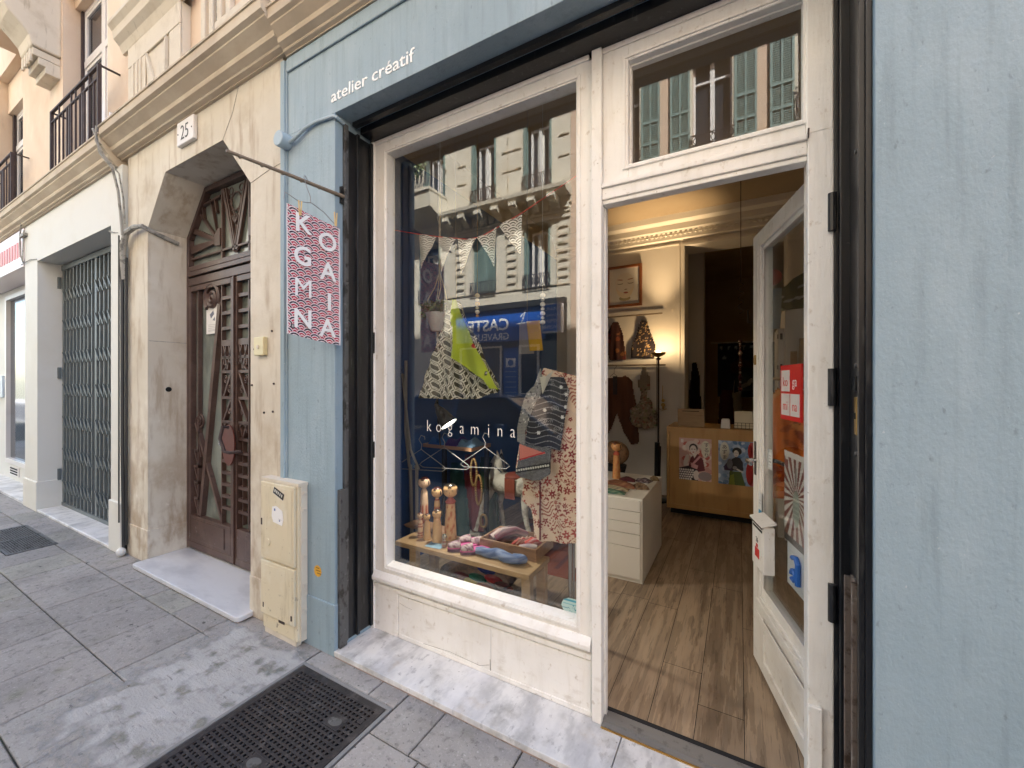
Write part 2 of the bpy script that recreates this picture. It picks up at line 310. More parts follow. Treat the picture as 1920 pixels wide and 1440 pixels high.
M['peg']=mat('pale_wood_peg',(.66,.47,.2),.6)
M['leaf']=mat('leaf_green',(.06,.12,.03),.6,layers=[((.11,.19,.05),14,.4,.65,.8),((.02,.05,.015),9,.5,.7,.6)])
M['leafpale']=mat('pale_blossom_leaf',(.3,.36,.2),.7,layers=[((.06,.12,.04),12,.45,.6,.9)])
M['pot']=mat('white_ceramic',(.62,.62,.6),.35)
M['rope']=mat('cotton_rope',(.55,.5,.4),.9)
M['cable']=mat('black_cable',(.03,.03,.03),.5)
M['cablegrey']=mat('grey_cable',(.32,.31,.28),.6,layers=[((.1,.1,.09),20,.5,.6,.7)])
M['conduit']=mat('blue_grey_conduit',(.36,.46,.53),.5)
M['glass']=glassmat('window_glass',.08,(.97,.985,.98))
M['doorpane']=glassmat('door_glass',.02,(.97,.98,.975))
M['asphalt']=mat('asphalt',(.05,.05,.052),.9,layers=[((.08,.08,.08),3,.45,.7,.6)],bump=(200,.4,.005))
M['kerb']=mat('granite_kerb',(.2,.2,.2),.8,layers=[((.18,.18,.18),12,.5,.7,.6)])
M['road_paint']=mat('road_marking_paint',(.75,.75,.73),.7)
M['ocream']=mat('sunlit_cream_render',(.62,.575,.475),.85,layers=[((.52,.45,.34),1,.42,.7,.6)],bump=(20,.1,.005))
M['opeach']=mat('sunlit_peach_render',(.60,.45,.34),.85,layers=[((.55,.37,.25),1,.42,.7,.6)])
M['shutter']=mat('green_grey_shutter',(.17,.25,.23),.6,layers=[((.1,.15,.14),4,.5,.7,.5)])
M['darkglass']=mat('dark_window_pane',(.03,.035,.045),.08,spec=.8)
M['signblue']=mat('blue_sign_panel',(.01,.09,.42),.4)
M['carpaint']=mat('dark_blue_car_paint',(.03,.10,.26),.2,.3,coat=1)
M['tyre']=mat('tyre_rubber',(.02,.02,.02),.8)
M['rust']=mat('rusty_steel',(.16,.13,.11),.7,.4,layers=[((.05,.03,.02),20,.48,.62,.9),((.35,.33,.3),14,.6,.7,.7)],bump=(60,.4,.003))
# ================================================================ GROUND
g=MB().box(-60,60,-30,20,-.5,-.16); g.build('ground',M['joint'],kind='structure')
MB().box(-60,60,-7.3,-2.9,-.155,-.12).build('road',M['asphalt'],kind='structure')
MB().box(-60,60,-3.1,-2.9,-.15,.0).build('kerb',M['kerb'],kind='structure')
MB().box(-60,60,-7.5,-7.3,-.15,.0).build('kerb_far',M['kerb'],kind='structure')
MB().box(-60,60,-9.3,-7.5,-.15,-.003).build('sidewalk_far',M['patch'],kind='structure')
m=MB()
for i in range(14): m.box(-34+i*5,-31+i*5,-5.16,-5.06,-.119,-.116)
m.build('road_marking',M['road_paint'],kind='structure')
MB().box(-60,60,-3.1,.3,-.15,-.012).build('sidewalk_ground',M['joint'],kind='structure')
holes=[(-2.135,-1.45,-1.62,-.375),(-6.87,-5.79,-.82,-.5)]
rows=[-.16,-.522,-.93,-1.335,-1.74,-2.15,-2.56,-3.095]
def clip(r,hs):
    out=[r]
    for h in hs:
        nx=[]
        for (a,b,c,d) in out:
            if b<=h[0] or a>=h[1] or d<=h[2] or c>=h[3]: nx.append((a,b,c,d)); continue
            if a<h[0]: nx.append((a,h[0],c,d))
            if b>h[1]: nx.append((h[1],b,c,d))
            a2,b2=max(a,h[0]),min(b,h[1])
            if c<h[2]: nx.append((a2,b2,c,h[2]))
            if d>h[3]: nx.append((a2,b2,h[3],d))
        out=nx
    return out
m=MB()
for j in range(len(rows)-1):
    for i in range(-34,22):
        sh_=lambda q:-2.955+.412*q+(.09 if (j==0 and q>2) else 0)+(.15 if (j==1 and q>3) else 0)
        x0=sh_(i); x1=sh_(i+1)
        t=.285+random.uniform(-.04,.035); gr=random.random()
        pt=(x0>-3.0 and x1<-2.1 and rows[j]<-.3)
        m.col=(t*1.0,t*.975,t*.97) if gr>.2 else (t*.93,t*.93,t*.86)
        if pt: m.col=(t*1.12,t*1.12,t*1.12)
        for (a,b,c,d) in clip((x0,x1,rows[j+1],rows[j]),holes):
            if b-a<.02 or d-c<.02: continue
            e=.0035; dz=random.uniform(-.0012,.0012); a+=e;b-=e;c+=e;d-=e; q=.004
            m.add([(a,c,-.012),(b,c,-.012),(b,d,-.012),(a,d,-.012),(a,c,-q+dz),(b,c,-q+dz),(b,d,-q+dz),(a,d,-q+dz),(a+q,c+q,dz),(b-q,c+q,dz),(b-q,d-q,dz),(a+q,d-q,dz)],
              [(0,1,5,4),(1,2,6,5),(2,3,7,6),(3,0,4,7),(4,5,9,8),(5,6,10,9),(6,7,11,10),(7,4,8,11),(8,9,10,11)])
m.build('sidewalk',M['pave'],colors=True,kind='structure')
# stained cement skim with finger drawn scratches left of the metal cover
cloth('sidewalk_patch',(-2.97,-1.30,.0022),(1,0,0),(0,1,0),.84,1.0,.025,lambda c:c.c.__setitem__(Ellipsis,np.clip(np.minimum(np.minimum(c.x/.25,(c.y+.12)/.35),np.minimum((1.0-c.y)/.12,1))*.85,0,1)[...,None]),M['stain'],kind='structure')
# ---- cast iron service cover
t=thing('service_cover','large black cast iron grating cover set in the pavement before the shop sill','manhole cover',(-1.79,-1.0,0),kind='thing')
X0,X1,Y0,Y1=-2.105,-1.478,-1.59,-.395
m=MB(); frame(m,X0-.022,X1+.022,Y0-.022,Y1+.022,.02,-.01,.002)
m=MB()
for (a,b,c,d) in ((X0-.025,X1+.025,Y1,Y1+.018),(X0-.025,X1+.025,Y0-.018,Y0),(X0-.025,X0-.006,Y0,Y1),(X1+.006,X1+.025,Y0,Y1)): m.box(a,b,c,d,-.03,.003)
m.build('cover_rim',M['kerb'],t,bevel=.002)
MB().box(X0-.006,X1+.006,Y0,Y1,-.03,-.022).build('cover_pit',M['pit'],t)
m=MB(); m.box(X0,X0+.03,Y0,Y1,-.02,.0); m.box(X1-.03,X1,Y0,Y1,-.02,0); m.box(X0,X1,Y0,Y0+.03,-.02,-.0005); m.box(X0,X1,Y1-.03,Y1,-.02,-.0005)
nx=23; ny=46
for i in range(nx+1):
    x=X0+.03+(X1-X0-.06)*i/nx; m.box(x-.006,x+.006,Y0+.02,Y1-.02,-.02,-.002)
for i in range(ny+1):
    y=Y0+.03+(Y1-Y0-.06)*i/ny; m.box(X0+.02,X1-.02,y-.006,y+.006,-.02,-.0012)
m.build('cover_grate',M['iron'],t)
m=MB()
for cx,cy_ in ((-1.63,-.56),(-1.74,-.86),(-1.63,-1.3)):
    m.box(cx-.05,cx+.05,cy_-.035,cy_+.035,-.02,.0015)
for cx,cy_ in ((-1.84,-.6),(-1.60,-.94),(-1.95,-.95),(-1.53,-.5)): m.box(cx-.014,cx+.014,cy_-.014,cy_+.014,-.02,.001)
m.each('cover_plate',M['iron'],t,bevel=.002)
m=MB()
for cx,cy_ in ((-1.63,-.56),(-1.74,-.86),(-1.63,-1.3)):
    m.prism([(cx+.036*math.cos(k*PI/10),cy_+.024*math.sin(k*PI/10)) for k in range(20)],.0,.0022,'z')
m.each('cover_handle_insert',M['galv'],t)
# left pavement cover
t=thing('ventilation_grating','grey striped metal grating in the pavement before the folding gate','grating',(-6.3,-.66,0))
m=MB(); m.box(-6.87,-5.79,-.82,-.5,-.03,-.015); m.build('grating_base',M['pit'],t)
m=MB(); frame_pts=[(-6.86,-5.80,-.82,-.80),(-6.86,-5.80,-.52,-.5),(-6.86,-6.83,-.8,-.52),(-5.83,-5.8,-.8,-.52),(-6.35,-6.32,-.8,-.52)]
for a in frame_pts: m.box(*a,-.02,.002)
for i in range(17): m.box(-6.83,-5.83,-.795+i*.017,-.787+i*.017,-.02,0)
m.build('grating_bars',M['galv'],t)
# ================================================================ OUR SIDE: APARTMENT BUILDING
B=thing('apartment_building','cream stone apartment building with peach upper storey and dark iron railings','building',(-3.7,-.26,0))
YS=-.265
m=MB(); walls(m,-4.89,-2.518,0,3.64,YS,.30,[(-4.476,-2.88,-1,3.311)])
m.prism([(-4.476,2.906),(-4.142,3.311),(-4.476,3.311)],YS,.30); m.prism([(-2.88,2.916),(-2.88,3.311),(-3.236,3.311)],YS,.30)
m.build('stone_wall',M['stone'],B)
m=MB(); m.box(-4.894,-4.470,YS-.006,.04,0,.286); m.box(-2.886,-2.516,YS-.006,.04,0,.27)
m.each('plinth',M['stone'],B,bevel=.006)
m=MB()   # thin joints of the facing slabs
for z in (1.93,2.906): m.box(-4.477,-4.4745,YS+.01,.04,z,z+.004)
m.tube([(-3.236,YS-.001,3.311),(-3.1,YS-.001,3.47),(-3.02,YS-.001,3.64)],.0016,4)
m.tube([(-2.87,YS-.001,2.915),(-2.65,YS-.001,2.95),(-2.52,YS-.001,2.96)],.002,4)
m.each('slab_joint',M['cablegrey'],B)
# upper wall with windows
YU=-.2
W1=(-6.965,-5.60,3.86,6.18); W2=(-9.95,-8.611,3.86,6.22); W3=(-3.55,-2.6,4.62,6.3)
m=MB(); walls(m,-16,12,3.6,17,YU,.25,[W1,W2,(-1.0,.2,4.4,6.3),(2.5,3.7,4.4,6.3),(5.5,6.7,4.4,6.3)]); m.build('upper_wall',M['peach'],B)
MB().box(-16,12,.25,12,16.6,17).build('roof',M['cornice'],B)
MB().box(-15.9,12,11.8,12,0,16.6).box(-16,-15.8,.25,11.8,0,16.6).box(11.8,12,.25,11.8,0,16.6).build('rear_wall',M['peach'],B)
# cornices: profile in (y,z) extruded along x
def cornice(name,x0,x1,z,yf,yw,h,m_,par):
    d=yw-yf
    P=[(yw+.1,z),(yw-.02*1,z),(yw-.02,z+.03*h),(yw-d*.28,z+.07*h),(yw-d*.30,z+.10*h),(yw-d*.30,z+.13*h),(yw-d*.52,z+.22*h),(yw-d*.55,z+.30*h),(yw-d*.55,z+.35*h),(yw-d*.86,z+.55*h),(yw-d*.86,z+.60*h),(yf,z+.66*h),(yf,z+.93*h),(yf-.008,z+.94*h),(yf-.008,z+h),(yw+.1,z+h*1.1)]
    return MB().prism(P,x0,x1,'x').build(name,m_,par)
cornice('cornice',-4.985,-2.455,3.62,-.435,YS,.235,M['cornice'],B)
cornice('cornice',-16,-4.992,3.555,-.43,-.30,.25,M['cornice'],B)
cornice('cornice',-2.45,12,3.585,-.40,YS,.22,M['cornice'],B)
# ledge band behind the left railing
def railing(x0,x1,y0,z0,z1,yb,par,nm='railing'):
    r=MB(); n=11
    r.box(x0,x1,y0-.012,y0+.012,z1-.018,z1); r.box(x0,x1,y0-.008,y0+.008,z1-.13,z1-.115); r.box(x0,x1,y0-.008,y0+.008,z0+.05,z0+.065)
    for x in (x0,x1): r.box(x-.014,x+.014,y0-.014,y0+.014,z0,z1); r.box(x-.008,x+.008,y0,yb,z1-.016,z1-.002); r.box(x-.006,x+.006,y0,yb,z0+.05,z0+.062)
    for i in range(1,n):
        x=x0+(x1-x0)*i/n; r.box(x-.007,x+.007,y0-.007,y0+.007,z0+.05,z1-.12)
        if i in (2,5,6,9): r.box(x-.008,x+.008,y0-.006,y0+.006,z1-.12,z1-.01)
    for i in (4,7): 
        x=x0+(x1-x0)*(i+.5)/n; r.box(x-.02,x+.02,y0-.005,y0+.005,z0+.06,z1-.12)
    return r.build(nm,M['rail'],par)
railing(-6.68,-5.28,-.35,3.86,4.58,YU,B); railing(-9.75,-8.31,-.35,3.86,4.585,YU,B)
def casement(x0,x1,z0,z1,y,par,trans=.72):
    f=MB(); frame(f,x0,x1,z0,z1,.055,y,y+.05); xm=(x0+x1)/2; zt=z0+(z1-z0)*trans
    f.box(xm-.05,xm+.05,y-.012,y+.04,z0+.055,z1-.055); f.box(x0+.055,x1-.055,y-.008,y+.042,zt-.04,zt+.04)
    for a,b in ((x0+.055,xm-.05),(xm+.05,x1-.055)):
        frame(f,a,b,z0+.055,zt-.04,.04,y+.004,y+.036); frame(f,a,b,zt+.04,z1-.055,.04,y+.004,y+.036)
    fo=f.build('window',M['pvc'],par,bevel=.004)
    MB().box(x0+.03,x1-.03,y+.02,y+.026,z0+.03,z1-.03).build('pane',M['darkglass'],fo); return fo
casement(-6.95,-5.62,3.86,6.05,-.03,B,.70); casement(-9.93,-8.63,3.86,5.75,-.03,B)
m=MB().box(-6.96,-5.605,-.1,.0,6.05,6.178).box(-9.945,-8.615,-.1,0,5.75,6.215); m.each('shutter_box',M['peach'],B)
m=MB(); m.box(-6.95,-6.90,-.055,-.032,3.87,6.04); m.box(-9.94,-9.86,-.06,-.032,3.87,5.74); m.each('shutter_track',M['rail'],B)
for xx in (-1.0,2.5,5.5): casement(xx,xx+1.2,4.4,6.3,.02,B)
# scroll corbel under the oriel
s=[]
for k in range(9): a=PI*.5*k/8; s.append((-.20-.42*math.cos(a)*1.0,5.55-.32*math.sin(a)+.12))
pr=[(-.195,6.9),(-.66,6.9),(-.70,6.2),(-.70,5.98),(-.67,5.80),(-.60,5.68),(-.52,5.60),(-.455,5.52),(-.43,5.42),(-.195,5.42)]
m=MB().prism(pr,-7.47,-7.02,'x'); co=m.build('corbel',M['trim'],B,bevel=.02)
m=MB()
for k,(ya,za) in enumerate(((-.42,5.415),(-.375,5.33),(-.32,5.26))):
    m.box(-7.44,-7.05,ya,-.197,za-.085,za-.004)
for k in range(4): m.box(-7.42+k*.095,-7.37+k*.095,-.435,-.41,5.26+.0,5.40)
m.build('corbel_foot',M['trim'],B,bevel=.008)
MB().box(-8.9,-7.0,-.75,-.19,6.2,7.2).build('oriel',M['peach'],B)
# carved panel with hood
m=MB()
m.box(-4.86,-3.86,-.262,YU,3.86,4.60); 
for (x0,x1) in ((-4.86,-4.50),(-4.05,-3.86)): m.box(x0+.001,x1-.001,-.275,-.2635,3.861,4.418)
m.box(-4.858,-3.862,-.277,-.2635,4.42,4.598)
for dx in (.11,.19,.26): m.box(-4.86+dx,-4.83+dx,-.285,-.272,3.86,4.42)
m.build('carved_panel',M['trim'],B,bevel=.005)
m=MB().prism([(-.25,4.60),(-.275,4.60),(-.30,4.66),(-.34,4.70),(-.35,4.76),(-.38,4.80),(-.38,4.83),(-.20,4.86)],-4.98,-3.76,'x'); m.build('panel_hood',M['trim'],B)
m=MB().prism([(-4.42,3.87),(-4.1,3.87),(-4.08,4.40)],-.29,-.264).prism([(-4.47,4.42),(-4.30,4.1),(-4.36,3.9)],-.285,-.264)
m.tube([(-4.27+.07*math.cos(a),-.285,3.98+.08*math.sin(a)) for a in np.linspace(-.5,4.2,14)],.014,6); m.build('carved_relief',M['trim'],B)
m=MB()
for x0 in (-3.62,-2.6): 
    for dx in (0,.12,.24,.36): m.box(x0+dx,x0+dx+.06,-.24,YU,3.86,5.2)
m.build('fluted_strip',M['trim'],B,bevel=.008)
MB().box(-3.36,-2.9,-.26,-.199,4.15,4.21).build('sill_band',M['trim'],B)
MB().box(-5.16,-5.05,-.35,-.24,3.85,4.02).box(-5.05,-5.03,-.35,-.24,3.85,4.05).build('floodlight',M['pvc'],B,bevel=.005)
m=MB()
for x in (-3.43,-3.40,-3.36): m.tube([(x,-.21,6),(x,-.21,4.6),(x+.02,-.22,4.3),(x+.02,-.21,4.02)],.008,6)
m.each('wall_pipe',M['cablegrey'],B)
# ---- portal doorstep
m=MB(); c=[]
for (cx,cy_,a0) in ((-4.44,-.34,180),(-2.87,-.34,270)): c+=[(cx+.035*math.cos(R(a0+k*15)),cy_+.035*math.sin(R(a0+k*15))) for k in range(7)]
c=[(-4.475,.04)]+c+[(-2.835,-.27),(-2.885,-.26),(-2.885,.04)]
m.prism(c,.008,.042,'z'); m.build('doorstep',M['marble2'],bevel=.006,label='worn white marble doorstep with rounded corners below the brown iron door',cat='doorstep',kind='thing',origin=(-3.6,-.2,0))
m=MB().box(-4.46,-2.85,-.36,-.1,0,.0079); m.build('doorstep_ground',M['pinkedge'],kind='structure')
# ---- entrance door no. 25
D=thing('entrance_door','tall brown wrought iron and glass entrance door with scroll and sunray grille','door',(-3.67,.046,.04))
yd=.046; xl,xr=-4.47,-2.885
m=MB(); a=[(xl,.042),(xl,2.90),(-4.142,3.30),(-3.236,3.30),(xr,2.91),(xr,.042)]; i_=[(xl+.035,.06),(xl+.035,2.885),(-4.125,3.255),(-3.25,3.255),(xr-.035,2.885),(xr-.035,.06)]
for k in range(5): m.prism([a[k],a[k+1],i_[k+1],i_[k]],yd-.03,yd+.06)
m.build('door_frame',M['brown'],D,bevel=.003)
MB().box(xl+.02,xr-.02,yd+.016,yd+.024,.06,3.25).build('door_glass',M['doorglass'],D)
m=MB(); m.box(xl+.07,xr-.07,yd-.04,yd+.05,2.45,2.52); m.box(xl+.07,xr-.07,yd-.055,yd+.05,2.53,2.57); m.box(xl+.07,xr-.07,yd-.04,yd+.05,2.58,2.625); m.build('transom_bar',M['brown'],D,bevel=.004)
# fanlight rays
m=MB(); y0,y1=yd-.012,yd+.012; zc=2.72; xm=-3.678
m.box(xl+.07,xr-.07,y0,y1,2.70,2.715)
for sg in (-1,1):
    cxr=xm+sg*.2; m.box(min(cxr,cxr+sg*.02),max(cxr,cxr+sg*.02),y0,y1,2.63,3.235)
    cx=xm+sg*.22
    m.prism([(cx,2.75),(cx+sg*.09,2.76),(cx+sg*.10,2.84),(cx+sg*.04,2.9),(cx,2.9)],y0-.01,y1+.01)
    for (ex,ez,w_) in ((.60,2.80,.05),(.55,2.99,.05),(.42,3.13,.05),(.20,3.17,.035)):
        dx,dz=sg*ex-0,ez-2.78; m.prism([(cx+sg*.06,2.79),(cx+sg*.06,2.82),(cx+sg*ex,ez+.03),(cx+sg*ex-sg*.05,ez-.05)],y0,y1)
    for (ax,az,bx,bz) in ((.60,2.63,.60,2.95),(.60,2.95,.50,3.03),(.50,3.03,.50,3.1),(.50,3.1,.36,3.16),(.36,3.16,.02,3.185),(.60,2.75,.5,2.7),(.6,2.88,.52,2.9),(.33,3.16,.30,3.02),(.12,3.18,.08,3.05)):
        m.bar((cx+sg*ax,az),(cx+sg*bx,bz),.018,y0,y1)
m.bar((xm-.19,3.23),(xm-.02,2.68),.03,y0,y1); m.bar((xm+.19,3.23),(xm+.02,2.68),.03,y0,y1)
m.bar((xm-.15,3.23),(xm,2.72),.012,y0,y1); m.bar((xm+.15,3.23),(xm,2.72),.012,y0,y1)
def ring(m,cx,cz,r,t_,n=20): m.tube([(cx+r*math.cos(2*PI*k/n),yd,cz+r*math.sin(2*PI*k/n)) for k in range(n)],t_,6,True)
ring(m,xm,3.09,.075,.008); ring(m,xm,2.70,.035,.009)
for (dx,dz,r) in ((-.08,3.19,.03),(.08,3.19,.03),(-.1,3.1,.02),(.1,3.1,.02),(-.06,3.0,.024),(.06,3.0,.024),(-.03,2.975,.018),(.03,2.975,.018),(0,2.965,.02)): ring(m,xm+dx,dz,r,.005,12)
for s_ in (-.05,-.025,0,.025,.05): m.bar((xm+s_,2.965),(xm,2.90),.006,y0,y1)
for s_ in (-1,1): m.tube([(xm,yd,2.90),(xm+s_*.02,yd,2.83),(xm,yd,2.72)],.005,5)
m.build('fanlight_grille',M['brown'],D)
def spiral(m,cx,cz,r0,r1,turns,a0,t_,sx=1,n=40):
    m.tube([(cx+sx*(r0+(r1-r0)*k/n)*math.cos(a0+turns*2*PI*k/n),yd-.01,cz+(r0+(r1-r0)*k/n)*math.sin(a0+turns*2*PI*k/n)) for k in range(n+1)],t_,6)
def door_leaf(sx,xe,full=True):
    """door leaf; xe = meeting edge, sx=+1 means the leaf lies to the left of xe"""
    f=lambda d: xe-sx*d   # d = distance from the meeting edge
    def bx(m,d0,d1,ya,yb,z0,z1): m.box(f(d0),f(d1),ya,yb,z0,z1)
    L_=MB(); wd=.790; st_=.065 if full else .02
    bx(L_,0,st_,yd-.03,yd+.05,.075,2.45); bx(L_,wd-.045,wd,yd-.03,yd+.05,.075,2.45); bx(L_,st_,wd-.045,yd-.03,yd+.05,2.40,2.45)
    bx(L_,st_,wd-.045,yd-.03,yd+.05,.075,.36); bx(L_,.16,wd-.09,yd-.036,yd-.028,.15,.33); bx(L_,0,wd,yd-.034,yd+.02,.06,.12)
    lf=L_.build('door_leaf',M['brown'],D,bevel=.004)
    g_=MB(); ya,yb=yd-.02,yd+.013
    f0=f; f=(lambda d:f0(d-.028)) if full else (lambda d:f0(d-.075))
    def bx(m,d0,d1,ya,yb,z0,z1): m.box(f(d0),f(d1),ya,yb,z0,z1)
    bx(g_,.248,.262,ya,yb,.36,2.40)          # upright left of the ladder column
    for z in (2.29,2.16,2.03): bx(g_,.09,.25,ya,yb,z-.014,z+.014)
    bx(g_,.09,.25,ya,yb,1.88,1.93)
    for z in (1.78,1.66,1.44,1.235,1.10,.985): bx(g_,.09,.25,ya,yb,z-.012,z+.012)
    for z in (.90,.80,.70,.60,.50): bx(g_,.09,.25,ya,yb,z-.013,z+.013)
    bx(g_,.165,.172,ya,yb,1.1,.4) if not full else None
    for zt,zb in ((1.88,1.67),(1.235,1.11)):
        for s_ in (-1,1):
            g_.bar((f(.1675+s_*.055),zt),(f(.1675),zb),.016,ya,yb); g_.bar((f(.1675+s_*.02),zt),(f(.1675+s_*.06),zb+.05),.01,ya,yb)
    g_.bar((f(.11),1.78-.02),(f(.225),1.66+.01),.014,ya,yb); g_.bar((f(.11),1.65),(f(.225),1.45),.02,ya,yb); g_.bar((f(.11),1.43),(f(.225),1.25),.018,ya,yb)
    for (d,z,r) in ((.20,1.735,.025),(.20,1.60,.034),(.14,1.52,.034),(.14,1.33,.025)): spiral(g_,f(d),z,.004,r,1.8,0,.006,sx)
    # big scroll and raking bar
    g_.bar((f(.29),2.24),(f(.62),.37),.045,ya-.006,yb+.006)
    n=44; pts=[]
    spiral(g_,f(.425),2.31,.012,.085,1.9,1.2,.019,-sx)
    g_.tube([(f(.425)+sx*.118*math.cos(a),yd-.01,2.31+.118*math.sin(a)) for a in np.linspace(-.5,3.9,22)],.024,6)
    g_.tube([(f(.305),yd,2.31),(f(.30),yd,2.2),(f(.325),yd,2.0)],.022,6)
    bx(g_,.655,.67,ya,yb,.36,2.40)
    spiral(g_,f(.665),1.22,.006,.055,1.6,.4,.008); ring(g_,f(.665),1.22,.06,.009)
    g_.bar((f(.72),1.2),(f(.26),.38),.028,ya,yb); g_.bar((f(.66),1.10),(f(.62),.90),.014,ya,yb)
    for k in range(4):
        z=.95-.145*k; bx(g_,.655,.74,ya,yb,z-.01,z+.01); g_.bar((f(.73),z-.01),(f(.665),z-.135),.014,ya,yb)
    g_.build('door_grille',M['brown'],lf)
    return lf
l1=door_leaf(1,-3.645); l2=door_leaf(-1,-3.635,False)
m=MB(); m.box(-3.654,-3.636,yd-.045,yd+.03,.07,2.45); m.build('meeting_stile',M['brown'],D,bevel=.003)
m=MB(); m.prism([(-3.68+.10*math.cos(a)*(1 if math.cos(a)<0 else .9),1.05+.17*math.sin(a)) for a in np.linspace(0,2*PI,24,endpoint=False)],yd-.06,yd-.05)
m.build('lock_plate',mat('red_brown_lock_plate',(.12,.035,.025),.45),D)
m=MB(); m.tube([(-3.64,-.03,1.20),(-3.645,-.075,1.21),(-3.63,-.10,1.12),(-3.56,-.10,1.02),(-3.5,-.09,1.015),(-3.46,-.03,1.02)],.013,8); m.build('door_handle',M['rail'],D,smooth=True)
m=MB(); m.disc((-3.79,1.06),.016,yd-.075,yd-.03); m.build('door_knob',M['chrome'],D)
def pn(c):
    c.rect(0,0,1,1,(.75,.75,.73))
    for y,w_,h in ((.262,.16,.006),(.243,.13,.007)): c.rect(.105-w_/2,y-h,.105+w_/2,y+h,(.05,.05,.05))
    for k in range(5): c.rect(.03,.02+k*.014,.18,.026+k*.014,(.45,.45,.45))
    c.poly([(.06,.17),(.12,.205),(.135,.17),(.08,.135)],(.12,.14,.2)); c.poly([(.11,.12),(.15,.15),(.15,.11)],(.12,.14,.2))
cloth('camera_notice',(-4.165,yd-.004,2.00),(1,0,0),(0,0,1),.21,.28,.005,pn,M['paint'],kind='thing',origin=(-4.1,yd+.05,2.1),label='small white surveillance notice with a camera symbol on the brown door glass',cat='notice')
# number plate, door bell
t=thing('house_number','white enamel plate with the number 25 above the chamfered portal','house number',(-3.73,YS,3.51))
MB().box(-3.865,-3.60,YS-.03,YS,3.42,3.605).build('plate',M['pvc'],t,bevel=.008)
text('digits','25',.16,(-3.735,YS-.031,3.455),M['ink'],t,sx=.85,off=-.002,align='CENTER')
MB().disc((-3.842,3.51),.006,YS-.032,YS-.03).disc((-3.625,3.51),.006,YS-.032,YS-.03).each('plate_dot',M['ink'],t)
t=thing('doorbell_box','small cream doorbell box on the stone pillar beside the iron door','doorbell',(-2.735,YS,1.8))
MB().box(-2.79,-2.68,YS-.03,YS,1.745,1.865).build('bell_case',M['bell'],t,bevel=.005)
MB().disc((-2.74,1.8),.014,YS-.034,YS-.03).build('bell_button',M['trim'],t)
m=MB()
for (x,z) in ((-2.83,1.79),(-2.63,1.9),(-2.86,1.55),(-2.61,1.56),(-2.72,1.37),(-2.62,1.38),(-2.68,.9)): m.disc((x,z),.007,YS-.006,YS)
m.each('screw_anchor',M['rail'],B)
MB().prism([(-.118+.022*math.cos(k*PI/8),1.507+.022*math.sin(k*PI/8)) for k in range(16)],-4.477,-4.47,'x').build('vent_hole',M['pit'],B)
# ================================================================ WHITE SHOPFRONT TO THE LEFT
N2=thing('white_shopfront','white rendered shopfront with pilasters around a folding grey gate','shopfront',(-6.3,-.3,0))
m=MB(); walls(m,-7.98,-4.905,.0,3.56,-.30,-.08,[(-7.46,-5.17,-1,3.05)]); m.box(-7.98,-7.46,-.08,.3,0,3.05); m.box(-5.17,-4.905,-.08,.3,0,3.05); m.box(-7.98,-4.905,-.08,.3,3.05,3.56); m.build('wall',M['white'],N2)
m=MB(); m.box(-7.995,-7.445,-.315,-.07,0,.36); m.box(-5.185,-4.905,-.315,-.07,0,.47); m.each('pilaster_base',M['white'],N2,bevel=.008)
MB().box(-7.44,-5.19,-.31,.2,0,.03).build('sill',M['marble'],N2,bevel=.006)
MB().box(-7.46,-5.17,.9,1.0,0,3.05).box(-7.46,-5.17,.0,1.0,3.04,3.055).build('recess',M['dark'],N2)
MB().box(-7.2,-6.55,.55,.57,1.9,2.5).box(-6.45,-5.9,.6,.62,1.2,2.2).each('shop_interior_panel',M['pvc'],N2)
G=thing('folding_gate','closed grey green scissor gate in the white shopfront','gate',(-6.3,-.07,0))
m=MB(); yg=-.085
m.box(-7.43,-5.19,yg-.02,yg+.03,2.97,3.03); m.box(-7.43,-5.19,yg-.02,yg+.03,.03,.07); m.each('gate_rail',M['gate'],G)
m=MB(); xs=list(np.linspace(-7.40,-5.22,19))
for k,x in enumerate(xs):
    ww=.028 if k in (0,9,18) else .012
    m.box(x-ww,x+ww,yg-.012,yg+.012,.07,2.97)
m.each('gate_bar',M['gate'],G)
m=MB()
for k in range(18):
    if k in (8,): continue
    for z in (.35,.75,1.15,1.55,1.95,2.35,2.72):
        x=xs[k]; m.bar((x,z),(xs[k+1],z-.14),.018,yg-.022,yg-.014); m.bar((x,z-.14),(xs[k+1],z),.018,yg+.014,yg+.022)
m.build('gate_lattice',M['gate'],G)
m=MB()
for z in (.35,1.62,2.75): m.box(-7.46,-7.43,yg-.05,yg-.02,z,z+.14)
m.each('gate_hinge',M['gate'],G,bevel=.003)
# far left shop
N3=thing('corner_shopfront','pale shopfront with pink lettered sign board at the far left','shopfront',(-9.5,-.2,0))
m=MB(); m.box(-16,-10.46,-.02,.3,0,3.06); m.box(-10.46,-9.2,-.02,.3,2.97,3.06); m.box(-10.46,-9.2,-.02,.3,.0,.28); m.box(-9.2,-7.985,-.02,.3,0,3.06); m.build('wall',M['white'],N3)
m=MB(); m.box(-16,-7.99,-.31,-.02,3.06,3.55); m.build('sign_board',mat('pinkish_white_board',(.82,.74,.74),.4),N3,bevel=.006)
m=MB()
for k in range(12): m.box(-9.6+k*.13,-9.53+k*.13,-.316,-.31,3.2,3.40)
m.build('sign_letters',mat('faded_pink_letters',(.7,.25,.25),.5),N3)
m=MB(); frame(m,-10.46,-9.2,.28,2.97,.07,-.05,.05); m.build('window_frame',M['pvc'],N3,bevel=.004)
MB().box(-10.4,-9.25,.0,.01,.3,2.95).build('pane',M['darkglass'],N3)
m=MB(); m.box(-11.6,-10.5,-.07,-.02,1.33,1.68); m.build('notice_box',mat('pale_blue_box',(.5,.58,.66),.4),N3,bevel=.004)
